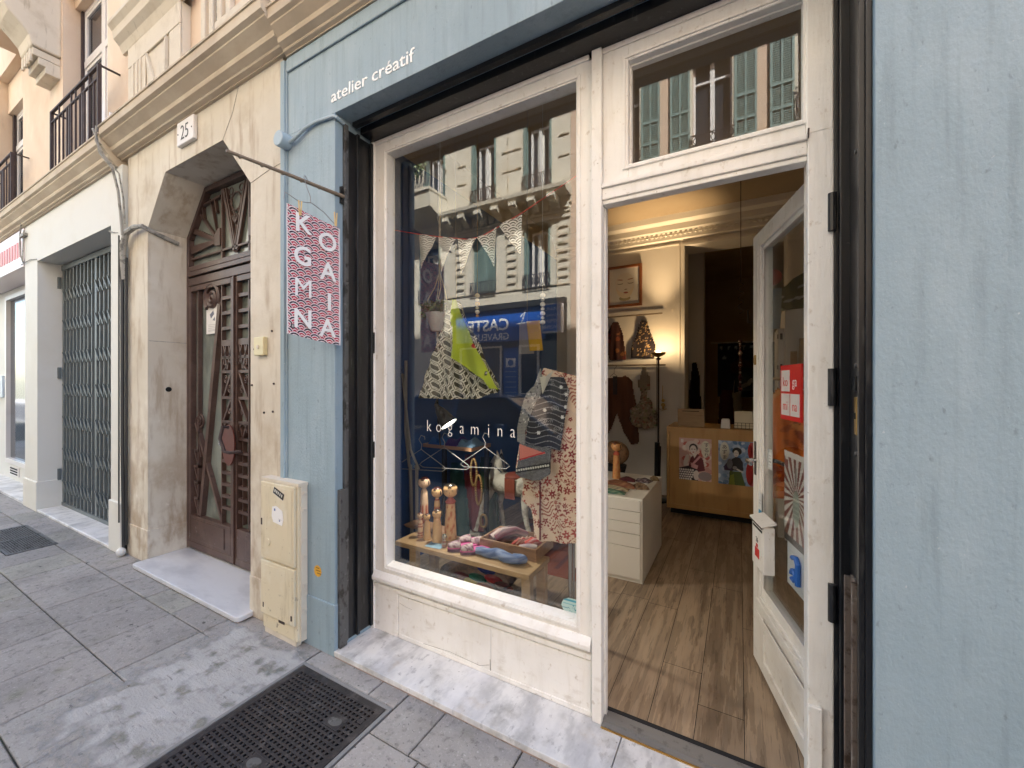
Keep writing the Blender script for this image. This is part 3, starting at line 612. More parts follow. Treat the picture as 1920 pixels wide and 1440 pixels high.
m=MB(); m.box(-10.25,-9.75,-.035,-.02,.1,.24); m.build('air_vent',M['pvc'],N3); m=MB()
for k in range(3): m.box(-10.2,-9.8,-.04,-.034,.12+.04*k,.14+.04*k)
m.each('vent_slot',M['pit'],N3)
MB().box(-16,-8.0,-.3,-.02,0,.03).build('sill',M['marble'],N3)
# cables at the pilaster junction
m=MB(); m.tube([(-4.87,-.30,.08),(-4.87,-.31,1.0),(-4.875,-.31,2.4),(-4.87,-.32,2.85)],.014,8); m.tube([(-4.845,-.29,.1),(-4.845,-.29,2.7)],.010,6); m.tube([(-4.9,-.325,.3),(-4.9,-.325,2.9)],.006,6)
m.build('downpipe',M['cable'],label='black cable run up the joint between the white wall and the stone pillar',cat='cable',kind='thing',origin=(-4.87,-.3,.1),smooth=True)
m=MB(); m.tube([(-4.87,-.30,2.5),(-4.86,-.31,2.8),(-4.78,-.31,2.91),(-4.60,-.31,2.925),(-4.47,-.305,2.91),(-4.46,-.2,2.87),(-4.46,-.05,2.83)],[.022,.026,.024,.022,.02,.018,.018],8)
m.build('cable_bundle',M['cablegrey'],label='taped grey cable bundle bent around the portal pillar',cat='cable',kind='thing',origin=(-4.6,-.3,2.9),smooth=True)
m=MB(); m.tube([(-4.87,-.31,2.9),(-4.88,-.32,3.1),(-4.9,-.33,3.3),(-4.93,-.36,3.5),(-5.0,-.42,3.62),(-5.03,-.44,3.78),(-5.1,-.44,3.86)],.011,6); m.tube([(-4.85,-.3,3.0),(-4.84,-.31,3.2),(-4.88,-.33,3.45),(-4.97,-.40,3.6),(-5.0,-.45,3.72),(-4.99,-.45,3.85)],.007,6)
m.tube([(-5.0,-.30,2.95),(-5.1,-.305,2.97),(-5.2,-.305,3.0)],.005,5)
m.build('loose_cable',M['cablegrey'],label='loose thin cables dropping from the cornice end beside number 25',cat='cable',kind='thing',origin=(-4.9,-.3,3.0),smooth=True)
m=MB(); m.tube([(-7.94,-.33,3.75),(-7.96,-.34,3.55),(-8.05,-.33,3.4),(-8.02,-.33,3.2),(-7.96,-.32,3.1)],.008,6); m.tube([(-7.93,-.33,3.1),(-7.93,-.32,3.5)],.006,6); m.box(-8.04,-7.86,-.34,-.3,3.42,3.46)
m.tube([(-8.05,-.32,3.08),(-7.7,-.31,3.1),(-7.46,-.305,3.07)],.005,5)
m.build('hanging_wires',M['cablegrey'],label='thin wires looping beside the white pilaster under the cornice',cat='cable',kind='thing',origin=(-7.95,-.33,3.4),smooth=True)
m=MB().ball((-4.87,-.32,.04),.04,10,6,(1,.9,1)); m.build('foam_lump',M['pot'],label='lump of white filler foam at the foot of the black cable',cat='foam',kind='thing',origin=(-4.87,-.33,0))
# ================================================================ BLUE SHOPFRONT
S=thing('blue_shopfront','blue grey painted shopfront surround with lettered fascia','shopfront',(-1,-.26,0))
YB=-.265
m=MB(); m.box(-2.517,-2.018,YB,.05,.0,3.11); m.build('pilaster',M['blue'],S,bevel=.003)
m=MB(); m.box(-2.517,-2.012,YB-.008,.05,0,.295); m.each('pilaster_base',M['blue'],S,bevel=.004)
m=MB(); m.box(-2.517,-2.475,YB-.018,YB,.3,3.58); m.box(-2.50,-2.462,YB-.008,YB,.3,3.58); m.each('edge_moulding',M['blue'],S,bevel=.005)
m=MB(); m.box(-2.517,12,YB,.02,3.11,3.585); m.build('fascia',M['blue'],S,bevel=.003)
m=MB(); m.box(-2.46,12,YB-.012,YB,3.50,3.585); m.build('fascia_moulding',M['blue'],S,bevel=.006)
m=MB(); m.box(.342,12,YB,.3,-.1,3.11); m.build('side_wall',M['blue'],S,bevel=.003)
text('fascia_lettering','atelier créatif',.098,(-2.05,YB-.001,3.175),M['letter'],S,fit=.632,off=.0004,ext=.002)
# shutter guides
t=thing('shutter_guide_left','black iron shutter guide with worn grey edge along the blue pilaster','shutter guide',(-2.0,-.1,0))
m=MB(); m.box(-2.016,-2.004,-.20,-.012,.06,3.05); m.box(-2.004,-1.985,-.135,-.115,.06,3.05); m.box(-2.004,-1.988,-.03,-.012,.06,3.05); m.build('channel',M['black'],t,bevel=.002)
m=MB(); m.box(-2.017,-1.995,-.215,-.190,.06,3.07); m.build('guide_edge',M['galv'],t,bevel=.002)
m=MB(); m.box(-2.017,-1.993,-.25,-.20,.04,.95); m.build('guide_foot',M['galv'],t,bevel=.003)
m=MB(); m.box(-2.00,-1.984,-.012,-.004,1.75,1.88); m.box(-2.0,-1.984,-.014,-.004,1.1,1.2); m.each('latch',M['black'],t)
t['category']='shutter guide'; t.name='shutter_guide'
t=thing('shutter_guide','black iron shutter guide with lock slot and rusty foot at the door side','shutter guide',(.33,-.1,0))
m=MB(); m.box(.290,.341,-.012,.04,.03,3.05); m.box(.326,.341,-.245,-.012,.03,3.05); m.box(.300,.327,-.05,-.03,.03,3.05); m.box(.312,.327,-.235,-.215,.03,3.05); m.build('channel',M['black'],t,bevel=.002)
m=MB(); m.box(.303,.325,-.20,-.185,.03,.95); m.box(.303,.325,-.10,-.085,.03,.93); m.box(.318,.3255,-.185,-.10,.03,.94); m.build('guide_foot',M['rust'],t,bevel=.002)
m=MB(); m.box(.322,.3265,-.155,-.125,1.40,1.52); m.build('lock_plate',M['brass'],t,bevel=.002)
m=MB(); m.box(.3200,.3235,-.152,-.128,1.54,1.585); m.box(.3200,.3225,-.145,-.135,1.45,1.47); m.each('lock_slot',M['pit'],t)
m=MB()
for z in (2.3,1.62,1.34,.8): m.prism([(-.14+.008*math.cos(k*PI/5),z+.008*math.sin(k*PI/5)) for k in range(10)],.320,.3265,'x')
m.each('screw_head',M['galv'],t)
m=MB(); m.box(-2.0,.33,-.10,-.012,3.068,3.108); m.box(-2.0,.33,-.16,-.13,3.085,3.108); m.build('shutter_slot',M['black'],S)
m=MB(); m.box(-2.018,.345,-.01,.1,3.068,3.11); m.build('head_beam',M['black'],S)
# junction box with conduit
t=thing('junction_box','round blue grey junction box with a conduit at the top of the pilaster','junction box',(-2.46,YB,3.06))
MB().disc((-2.455,3.06),.047,YB-.07,YB,24).build('box_lid',M['conduit'],t,bevel=.005,smooth=True)
m=MB(); m.tube([(-2.41,YB-.02,3.045),(-2.36,YB-.02,3.055),(-2.27,YB-.015,3.09),(-2.17,YB-.012,3.1),(-2.02,YB-.012,3.085),(-2.006,YB-.003,3.08),(-2.006,-.2,3.07)],.010,8); m.build('conduit',M['conduit'],t,smooth=True)
def st(c):
    c.rect(0,0,1,1,(.66,.36,.03)); c.rect(.02,.035,.06,.042,(.2,.1,.02)); c.rect(.02,.05,.05,.055,(.2,.1,.02)); c.rect(.03,.02,.07,.026,(.2,.1,.02))
cloth('round_sticker',(-2.205,YB-.0015,.42),(1,0,0),(0,0,1),.07,.07,.003,st,M['paint'],shape=[(.035+.034*math.cos(a),.035+.034*math.sin(a)) for a in np.linspace(0,6.28,24)],kind='thing',origin=(-2.17,YB,.45),label='round orange sticker low on the blue pilaster',cat='sticker')
# ---- marble sill of the shop
m=MB(); m.box(-2.014,-.445,-.275,.10,.008,.036); m.box(-.441,.287,-.275,.10,.008,.036); m.build('marble_sill',M['marble'],bevel=.003,label='long stained white marble sill under the cream shop window and door',cat='sill',kind='thing',origin=(-.9,-.1,0))
MB().box(-2.01,.33,-.27,-.1,-.005,.0075).build('sill_ground',M['pinkedge'],kind='structure')
# ---- electricity box
t=thing('electricity_cabinet','tall cream electricity cabinet with stickers standing against the pilaster','electricity cabinet',(-2.45,-.29,0))
m=MB(); m.box(-2.628,-2.272,-.325,-.267,.03,.962); m.build('cabinet_body',M['box'],t,bevel=.006)
m=MB(); m.box(-2.272,-2.262,-.31,-.268,.03,.955)
for z in (.2,.35,.52,.62,.8,.9): m.box(-2.262,-2.255,-.30,-.275,z,z+.02)
m.box(-2.64,-2.258,-.33,-.267,.952,.972); m.build('cabinet_side',M['trim'],t,bevel=.002)
m=MB(); m.box(-2.622,-2.282,-.342,-.3255,.475,.95); u=m.build('cabinet_door',M['box'],t,bevel=.004)
m=MB(); m.box(-2.60,-2.30,-.3455,-.3425,.50,.93); m.build('door_panel',M['box'],u,bevel=.004)
m=MB(); m.box(-2.622,-2.282,-.342,-.3255,.13,.462); l_=m.build('cabinet_door',M['box'],t,bevel=.004,label='lower scratched cabinet door')
m=MB(); m.box(-2.60,-2.30,-.3445,-.3425,.16,.44); m.build('door_panel',M['box'],l_,bevel=.004)
m=MB().disc((-2.535,.585),.024,-.352,-.3455,20); m.build('cabinet_knob',M['box'],t,bevel=.003)
m=MB(); m.box(-2.615,-2.60,-.346,-.342,.68,.72); m.box(-2.595,-2.585,-.346,-.3425,.17,.20); m.box(-2.31,-2.30,-.346,-.3425,.16,.19); m.box(-2.46,-2.40,-.3268,-.3245,.10,.125); m.each('cabinet_latch',M['rail'],t)
m=MB(); m.box(-2.61,-2.29,-.322,-.29,.0,.032); m.build('cabinet_foot',M['trim'],t)
def sk(c):
    c.rect(0,0,1,1,(.015,.015,.015)); 
    for k in range(5): c.rect(.012+k*.018,.012,.022+k*.018,.032,(.6,.6,.55))
cloth('black_sticker',(-2.485,-.3470,.895),(1,0,-.35),(.35,0,1),.11,.042,.003,sk,M['paint'],kind='thing',origin=(-2.45,-.35,.89),label='black tag sticker near the top of the electricity cabinet',cat='sticker')
def sk2(c):
    c.rect(0,0,1,1,(.8,.8,.8)); c.rect(.02,.07,.035,.085,(.1,.15,.35)); c.rect(.075,.02,.09,.03,(.1,.15,.35)); c.rect(.07,.03,.1,.036,(.4,.4,.4))
cloth('white_sticker',(-2.50,-.3470,.72),(1,0,-.12),(.1,0,1),.12,.105,.003,sk2,M['paint'],shape=[(0,.03),(.02,0),(.11,.0),(.12,.04),(.105,.09),(.04,.105),(0,.09)],kind='thing',origin=(-2.45,-.35,.77),label='torn white sticker in the middle of the electricity cabinet door',cat='sticker')
# ================================================================ SHOP WINDOW (cream joinery)
Wn=thing('shop_window','large cream wooden shop window with single pane and low panelled stall riser','shop window',(-1.26,0,.036))
C_=M['cream']
m=MB(); m.box(-2.014,-1.985,-.012,.07,.036,3.068); m.box(-1.985,-.60,-.008,.07,3.045,3.068); m.build('outer_frame',C_,Wn,bevel=.003)
m=MB(); m.box(-1.985,-1.89,0,.075,.36,3.045); m.box(-.664,-.585,0,.075,.36,3.045); m.box(-1.89,-.664,0,.075,.36,.44); m.box(-1.89,-.664,0,.075,2.975,3.045); sa=m.build('sash',C_,Wn,bevel=.003)
m=MB(); frame(m,-1.912,-.642,.418,2.997,.014,-.006,.01); m.prism([(.002,.43),(.002,.444),(.058,.456),(.058,.43)],-1.89,-.664,'x'); m.build('sash_moulding',C_,Wn,bevel=.002)
MB().box(-1.90,-.655,.060,.065,.435,2.985).build('window_pane',M['glass'],Wn)
m=MB(); m.prism([(.03,.346),(-.026,.346),(-.030,.356),(-.030,.372),(-.022,.382),(-.006,.40),(.03,.405)],-1.985,-.588,'x'); m.build('window_sill',C_,Wn,bevel=.003)
m=MB(); m.box(-1.985,-.588,.012,.07,.036,.35); r_=m.build('stall_riser',C_,Wn)
m=MB(); m.box(-1.985,-1.79,-.004,.012,.037,.32); m.box(-1.785,-.59,-.004,.012,.037,.062); m.box(-1.787,-1.133,-.001,.012,.04,.29); m.box(-1.132,-.592,.000,.012,.04,.29); m.box(-1.985,-.588,-.010,.012,.30,.325); m.each('riser_board',C_,Wn,bevel=.003)
m=MB();  m.tube([(-1.78,-.0015,.245),(-1.73,-.0015,.235),(-1.68,-.0015,.232)],.001,4); m.tube([(-1.134,-.0,.04),(-1.136,-.0025,.12)],.002,4); m.tube([(-1.8,-.002,.055),(-1.6,-.002,.06),(-1.4,-.002,.075),(-1.2,-.002,.066),(-1.14,-.002,.09)],.0012,4); m.each('paint_crack',M['cablegrey'],Wn)
def gl(x,s,wd):  # window letters, one mesh
    pass
me=[]
lt=thing('window_lettering','thin white spaced lettering on the shop window glass','lettering',(-1.3,.055,1.28))
for ch,x0,x1 in (('k',-1.619,-1.586),('o',-1.552,-1.505),('g',-1.466,-1.424),('a',-1.384,-1.34),('m',-1.303,-1.247),('i',-1.19,-1.178),('n',-1.134,-1.091),('a',-1.059,-1.010)):
    o=text('letter',ch,.098,((x0+x1)/2,.0588,1.279),M['letter'],lt,sx=.80,off=-.0014,ext=.0003,align='CENTER')
# mullion, transom and head
D2=thing('shop_entrance','cream wooden shop entrance with transom light and open glazed door','entrance',(-.1,0,.036))
m=MB(); m.box(-.583,-.537,-.022,.085,.036,3.068); m.build('mullion',C_,D2,bevel=.004)
m=MB(); m.box(-.5375,-.532,.03,.06,.036,2.365); m.build('door_stop',C_,D2,bevel=.001)
m=MB(); m.box(.214,.289,-.014,.085,.036,3.068); m.build('jamb',C_,D2,bevel=.004)
m=MB(); m.box(.214,.255,-.030,-.014,.036,.42); m.build('jamb_block',C_,D2,bevel=.003)
m=MB(); m.box(-.537,.214,-.012,.075,2.385,2.435); m.box(-.537,.214,-.004,.05,2.365,2.385); m.box(-.537,.214,-.022,.07,2.435,2.455); m.build('door_head',C_,D2,bevel=.004)
m=MB(); m.box(-.536,-.423,-.002,.07,2.456,3.045); m.box(.211,.288,-.0155,.07,2.456,3.045); m.box(-.423,.211,-.002,.07,2.456,2.521); m.box(-.423,.211,-.002,.07,2.974,3.045); m.build('transom_sash',C_,D2,bevel=.004)
m=MB(); frame(m,-.447,.213,2.50,2.996,.012,-.009,.01); frame(m,-.424,.2105,2.520,2.9745,.008,.03,.059); m.build('transom_moulding',C_,D2,bevel=.002)
MB().box(-.43,.22,.060,.065,2.505,2.985).build('transom_pane',M['glass'],D2)
m=MB(); m.box(-.536,.213,-.006,.07,3.046,3.068); m.build('head_strip',C_,D2)
MB().tube([(.215,-.0145,2.44),(.217,-.016,2.475)],.003,4).build('nail',M['rail'],D2)
m=MB(); m.box(-.536,.213,-.03,.10,.036,.042); m.box(-.536,.213,.0,.028,.042,.052); m.build('threshold',mat('grey_threshold_metal',(.26,.26,.255),.45,.4,layers=[((.1,.1,.1),20,.55,.7,.6)]),D2)
m=MB(); m.box(-.536,.213,-.038,-.031,.036,.041); m.build('threshold_strip',M['brass'],D2)
# ---- open door leaf (local x runs from the hinge to the free edge, local +y is the street face)
L_=bpy.data.objects.new('door_leaf',None); COL.objects.link(L_); L_.parent=D2; L_.location=(.262+.1,.05,-.036); L_.rotation_euler=(0,0,R(104.3)); ORG[L_.name]=Vector((0,0,0))
m=MB(); zb,zt=.062,2.365
m.box(0,.075,-.045,0,zb,zt); m.box(.625,.785,-.045,0,zb,zt); m.box(.075,.625,-.045,0,2.26,zt); m.box(.075,.625,-.045,0,.36,.50); m.box(.075,.625,-.035,-.01,zb,.36); m.box(.075,.625,-.045,0,zb,.13); lf=m.build('leaf',C_,L_,bevel=.003)
m=MB(); frame(m,.06,.66,.44,2.29,.018,0,.010); frame(m,.075,.625,.50,2.26,.014,-.002,.004)
m.box(.04,.70,0,.012,.40,.425); m.box(.69,.71,0,.008,.42,2.30); m.box(.04,.745,0,.006,.30,.345); m.build('leaf_moulding',C_,L_,bevel=.003)
MB().box(.07,.63,-.026,-.021,.49,2.27).build('leaf_pane',M['doorpane'],L_)
m=MB(); m.box(.70,.745,.0,.008,1.07,1.25); m.build('handle_plate',M['chrome'],L_,bevel=.002)
m=MB(); m.tube([(.722,.005,1.15),(.722,.05,1.15),(.70,.055,1.15),(.63,.055,1.145)],[.009,.009,.009,.011],8); m.build('handle',M['chrome'],L_,smooth=True)
m=MB(); m.tube([(.722,-.04,1.15),(.722,-.09,1.15),(.63,-.095,1.15)],.011,8); m.build('handle',M['rail'],L_,smooth=True)
MB().disc((.745,1.69),.017,0,.006,16,1.6).build('lock_cylinder',M['brass'],L_)
m=MB()
for z in (2.16,1.55,.80): 
    m.tube([(.0,.012,z-.06),(.0,.012,z+.06)],.013,10)
m.each('door_hinge',M['black'],L_)
m=MB()
for z in (2.16,1.55,.80,3.0): m.tube([(.283,-.022,z-.065),(.283,-.022,z+.065)],.013,10); pass
m.each('frame_hinge',M['black'],D2)
Rz=Matrix.Translation((.262,.05,0))@Matrix.Rotation(R(104.3),4,'Z')
def onleaf(o):  # place an object built in leaf coordinates
    o.matrix_world=Rz; return o
def leafthing(name,label,cat):
    return thing(name,label,cat,(.262,.05,0),rz=R(104.3))
# items fixed to the door: note the leaf is seen from its street face, so "right" on the paper is towards the hinge (-x)
def lcloth(name,s0,z0,W,H,paint,shape=None,label=None,cat=None,y=.0):
    def P(c): c2=c; paint(c2)
    return onleaf(cloth(name,(s0,y,z0),(-1,0,0),(0,0,1),W,H,.0035,P,M['paint'],shape=shape,kind='thing',label=label,cat=cat))
t=leafthing('shop_plaque','square red sign with four tiles reading koga mina on the open door glass','sign')
MB().box(.20,.425,-.018,-.012,1.40,1.645).build('plaque_board',M['red'],t)
def tl(m_,s0,s1,z0,z1): MB().box(s0,s1,-.0118,-.010,z0,z1).build('tile',m_,t)
tl(M['pvc'],.318,.410,1.527,1.622); tl(M['pvc'],.318,.410,1.420,1.517); tl(M['pvc'],.216,.308,1.420,1.517)
for s_,x,z,mm in (('ko',.364,1.55,M['red']),('ga',.262,1.55,M['letter']),('mi',.364,1.443,M['red']),('na',.262,1.443,M['red'])):
    text('plaque_letter',s_,.062,(x,-.0095,z),mm,t,rot=(R(90),0,R(180)),sx=.9,off=-.0006,ext=.0004,align='CENTER')
def sun(c):
    x,y=c.x-.13,c.y-.215; a=np.arctan2(y,x)+PI; k=np.floor(a/(2*PI/40)).astype(int)
    c.c[...]=(.62,.60,.56); c.m(k%2==0,(.19,.045,.035)); c.ell(.13,.17,.036,.08,(.30,.36,.31)); 
    for q in range(5): c.ell(.13,.12+q*.022,.034,.004,(.42,.48,.42))
    c.rect(.118,.26,.126,.36,(.22,.22,.2)); c.rect(.134,.27,.14,.35,(.22,.22,.2)); c.rect(0,.385,.26,.41,(.7,.68,.64)); c.rect(0,-1,.26,.03,(.05,.05,.055)); c.rect(.02,.33,.045,.37,(.18,.05,.04))
lcloth('sunburst_poster',.43,.845,.265,.41,sun,label='red and white sunburst poster behind the open door glass',cat='poster',y=-.0295)
def lett(c):
    c.c[...]=(.66,.70,.74)
lcloth('leaflet',.395,.655,.21,.20,lett,label='pale leaflet with a blue symbol low on the open door glass',cat='leaflet',y=-.0298)
t=leafthing('blue_symbol','blue curved letter symbol printed on the pale leaflet','symbol')
m=MB(); m.tube([(.31,-.0190,.80),(.27,-.0190,.81),(.255,-.0190,.79),(.255,-.0190,.70)],.011,6); m.tube([(.30+.02*math.cos(a),-.0190,.725+.022*math.sin(a)) for a in np.linspace(0,5.6,12)],.010,6); m.build('symbol_stroke',M['blueink'],t)
def tag(c): c.c[...]=(.7,.72,.72); c.rect(0,0,.05,.03,(.03,.25,.45)); c.rect(.01,.06,.04,.065,(.4,.4,.4)); c.rect(.01,.075,.04,.08,(.4,.4,.4))
lcloth('opening_hours_tag',.655,.88,.05,.12,tag,label='small pale tag with blue foot above the door mailbox',cat='tag',y=.0125)
def tg2(c): c.c[...]=(.5,.52,.5); c.rect(.012,.012,.06,.085,(.62,.64,.62)); [c.rect(.02,.02+.015*k,.052,.025+.015*k,(.3,.3,.3)) for k in range(4)]
lcloth('framed_tag',.618,1.13,.07,.10,tg2,label='small framed notice on the glass beside the door handle',cat='notice',y=-.018)
t=leafthing('mailbox','small cream metal mailbox with slot fixed to the open door','mailbox')
m=MB(); m.box(.42,.590,.012,.060,.66,.885); m.build('mailbox_body',M['cream'],t,bevel=.004)
m=MB(); m.prism([(.006,.90),(.070,.882),(.070,.890),(.006,.909)],.414,.598,'x'); m.build('mailbox_lid',M['cream'],t,bevel=.002)
m=MB(); m.box(.44,.575,.0595,.0615,.850,.860); m.box(.416,.596,.066,.0705,.876,.882); m.build('mailbox_slot',M['pit'],t)
m=MB(); m.box(.48,.54,.0605,.062,.71,.755); m.box(.50,.525,.0605,.062,.76,.775); m.build('mailbox_mark',M['red'],t)
text('mailbox_number','26',.035,(.51,.0618,.785),M['ink'],t,rot=(R(90),0,R(180)),align='CENTER',ext=.0003)
def pill(c):
    c.c[...]=(.42,.58,.56); c.rect(0,.064,.11,.074,(.05,.3,.38)); y=.03+.03*np.sin(c.x*220)*np.exp(-((c.x-.055)/.012)**2); c.m(np.abs(c.y-y)<.0022,(.02,.2,.25)); c.rect(.01,.050,.09,.053,(.1,.35,.4))
cloth('window_sticker',(-.762,.0580,.440),(1,0,0),(0,0,1),.11,.085,.003,pill,M['paint'],shape=[(.0,.04),(.012,.015),(.04,.0),(.11,.0),(.11,.083),(.04,.083),(.012,.068)],kind='thing',origin=(-.72,.06,.55),label='pale turquoise round sticker in the lower corner of the shop window',cat='sticker')
# ================================================================ SHOP INTERIOR
FZ=.048; XL,XR,YBK,CZ=-2.45,.80,4.0,3.76
m=MB(); pw=.19
for i in range(18):
    x0=XL+pw*i; y=.09-random.random()*1.2
    while y<7.5:
        ln=1.28; t=random.uniform(.72,1.15); m.col=(.235*t,.180*t,.130*t)
        a,b=max(y,.085),min(y+ln,7.5)
        if b>a: m.add([(x0+.0013,a+.0013,FZ),(x0+pw-.0013,a+.0013,FZ),(x0+pw-.0013,b-.0013,FZ),(x0+.0013,b-.0013,FZ)],[(0,1,2,3)])
        y+=ln
m.build('floor',M['wood'],colors=True,kind='structure')
MB().box(XL-.1,XR+.2,.07,7.6,-.05,FZ-.003).build('lower_floor',M['dark'],kind='structure')
MB().box(XL-.06,XL,.06,4.2,0,3.46).build('wall_left',M['navy'],kind='structure')
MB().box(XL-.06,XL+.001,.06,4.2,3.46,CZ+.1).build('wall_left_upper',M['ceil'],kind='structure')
MB().box(XR,XR+.06,.06,4.2,0,CZ+.1).build('wall_right',M['wall'],kind='structure')
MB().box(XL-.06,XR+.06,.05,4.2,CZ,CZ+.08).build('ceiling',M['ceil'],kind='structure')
m=MB(); m.box(XL,-2.0,.09,.14,0,CZ); m.box(XL,XR,.105,.14,3.10,CZ); m.box(.30,XR,.105,.14,0,3.1); m.build('wall_front',M['wall'],kind='structure')
m=MB(); walls(m,XL,XR,0,CZ,YBK,YBK+.45,[(-.633,.50,-1,3.38)]); m.build('wall_back',M['wall'],kind='structure')
m=MB()
for (a,b,c,d) in ((3.44,3.40,.012,0),):
    m.box(XL,-.70,YBK-.015,YBK,3.405,3.42)
m.prism([(YBK,CZ-.30),(YBK-.03,CZ-.28),(YBK-.035,CZ-.20),(YBK-.08,CZ-.17),(YBK-.09,CZ-.10),(YBK-.15,CZ-.07),(YBK-.17,CZ),(YBK,CZ)],XL,XR,'x')
for k in range(54): m.box(XL+.02+k*.06,XL+.05+k*.06,YBK-.06,YBK-.03,CZ-.235,CZ-.205)
m.box(-.70,-.685,YBK-.012,YBK,1.0,3.40); m.build('ceiling_cornice',M['wall'],kind='structure')
m=MB(); m.box(-.66,-.628,YBK-.02,YBK+.04,0,3.41); m.box(-.628,.53,YBK-.02,YBK-.001,3.376,3.41); m.box(.496,.53,YBK-.02,YBK+.04,0,3.376); m.box(-.6325,-.631,YBK+.04,YBK+.451,0,3.38); m.build('opening_trim',M['wall'],kind='structure')
# back room
m=MB(); m.box(-2,-1.94,4.45,7.4,0,3.7); m.box(1.6,1.66,4.45,7.4,0,3.7); m.box(-2,1.66,7.3,7.4,0,3.7); m.box(-2,1.66,4.45,7.4,3.6,3.7); m.build('back_room_wall',M['ochre'],kind='structure')
MB().box(-.75,-.47,5.0,5.3,0,3.6).build('pillar',M['wall'],kind='structure')
# ---- counter
t=thing('shop_counter','honey coloured wooden counter with two posters on its front','counter',(-.2,3.5,FZ))
m=MB(); m.box(-.72,.38,3.22,3.23,.17,1.0); m.build('counter_front',M['counter'],t)
m=MB(); m.box(-.735,.40,3.2,3.85,1.0,1.06); m.build('counter_top',M['counter'],t,bevel=.003)
m=MB(); m.box(-.735,-.705,3.2,3.85,.12,1.0); m.box(.37,.40,3.2,3.85,.12,1.0); m.box(-.705,.37,3.21,3.235,.12,.17); m.build('counter_side',M['counter'],t,bevel=.003)
m=MB(); m.box(-.70,.36,3.28,3.8,FZ,.12); m.build('counter_plinth',M['dark'],t)
def poster(kind):
    def p(c):
        W,H=.335,.475
        if kind==0:
            c.c[...]=(.62,.40,.36); r=np.random.default_rng(3)
            for k in range(70):
                col=[(.72,.56,.5),(.5,.12,.10),(.66,.42,.36),(.55,.3,.27),(.75,.65,.6)][k%5]; c.ell(r.random()*W,r.random()*H,.028,.024,col,r.random()*90)
            c.ell(.275,.36,.045,.095,(.74,.71,.6)); c.ell(.135,.385,.07,.06,(.66,.56,.52)); c.ell(.15,.365,.045,.05,(.03,.02,.02)); c.ell(.148,.345,.034,.05,(.7,.62,.58)); c.ell(.135,.352,.010,.004,(.08,.04,.04)); c.ell(.163,.352,.010,.004,(.08,.04,.04)); c.ell(.149,.318,.009,.005,(.45,.08,.08))
            c.poly([(.09,.12),(.12,.25),(.15,.29),(.20,.30),(.25,.24),(.27,.12),(.2,.10)],(.13,.02,.03)); c.poly([(.14,.30),(.16,.25),(.19,.3)],(.74,.66,.6))
            c.ell(.075,.22,.024,.07,(.68,.62,.58),-15); c.line((.215,.27),(.15,.19),.022,(.6,.3,.32)); c.poly([(.12,.2),(.2,.17),(.19,.13),(.13,.14)],(.62,.33,.34))
            c.poly([(0,.0),(0,.13),(.09,.16),(.18,.13),(.2,.0)],(.03,.02,.03))
            for i in range(9):
                for j in range(6):
                    x,y=i*.024+(j%2)*.012,j*.026+.01
                    if x<.17-.02*abs(j-3)*.5 and y<.14: c.ell(x,y,.0105,.011,(.75,.72,.7))
            c.ell(.18,.06,.03,.055,(.7,.62,.58)); c.ell(.27,.055,.07,.05,(.3,.25,.26)); c.rect(.02,.42,.045,.46,(.75,.7,.68))
        else:
            c.c[...]=(.30,.42,.60); r=np.random.default_rng(8)
            for k in range(90):
                col=[(.45,.57,.72),(.10,.22,.42),(.38,.5,.66),(.6,.68,.78),(.2,.33,.55)][k%5]; c.ell(r.random()*W,r.random()*H,.026,.018,col,r.random()*180)
            c.ell(.06,.36,.046,.10,(.72,.72,.62)); c.ell(.18,.365,.045,.042,(.02,.02,.02)); c.ell(.172,.34,.024,.036,(.75,.71,.66)); c.ell(.163,.346,.007,.003,(.05,.04,.04)); c.ell(.182,.346,.007,.003,(.05,.04,.04)); c.ell(.173,.322,.006,.004,(.4,.1,.1))
            c.poly([(.10,.15),(.13,.28),(.17,.305),(.21,.295),(.235,.25),(.24,.16)],(.035,.035,.04)); c.poly([(.05,.19),(.10,.26),(.13,.22),(.13,.15),(.06,.15)],(.05,.03,.07))
            c.ell(.11,.225,.028,.055,(.16,.17,.2)); c.line((.165,.18),(.23,.145),.016,(.7,.66,.62)); c.ell(.16,.185,.022,.02,(.3,.3,.3))
            c.poly([(.10,.0),(.11,.15),(.22,.145),(.26,.0)],(.09,.13,.03)); c.poly([(.10,.0),(.115,.10),(.15,.12),(.16,.0)],(.24,.30,.04)); c.rect(.30,0,.335,.47,(.55,.10,.10))
    return p
P_=cloth('poster',(-.602,3.2185,.463),(1,0,0),(0,0,1),.335,.475,.004,poster(0),M['paint'],kind='thing',label='pink poster of a woman in a white hat on the counter front',cat='poster',origin=(-.43,3.2185,.7))
for i,ch in enumerate('するり'): text('poster_character',ch,.055,(-.345,3.2165,.852-i*.058),M['ink'],P_,ext=.0003)
P2=cloth('poster',(-.200,3.2185,.460),(1,0,0),(0,0,1),.335,.475,.004,poster(1),M['paint'],kind='thing',label='blue poster of a woman carrying a shoulder bag on the counter front',cat='poster',origin=(-.03,3.2185,.7))
for i,ch in enumerate('あずま'): text('poster_character',ch,.052,(-.165,3.2165,.848-i*.056),M['ink'],P2,ext=.0003)
t=thing('laptop_stand','upright pale wooden panel with a hand slot on the counter top','wooden panel',(-.5,3.35,1.06))
m=MB(); walls(m,-.63,-.345,3.33,3.345,1.06,1.265) if False else m.box(-.628,-.345,3.30,3.318,1.062,1.265); m.build('panel',M['pine'],t,bevel=.002)
MB().box(-.58,-.40,3.2985,3.2998,1.235,1.243).build('hand_slot',M['pit'],t)
MB().box(-.625,-.35,3.318,3.42,1.062,1.08).build('stand_base',M['pine'],t)
t=thing('receipt_printer','small white rounded box on the middle of the counter','printer',(-.13,3.3,1.06))
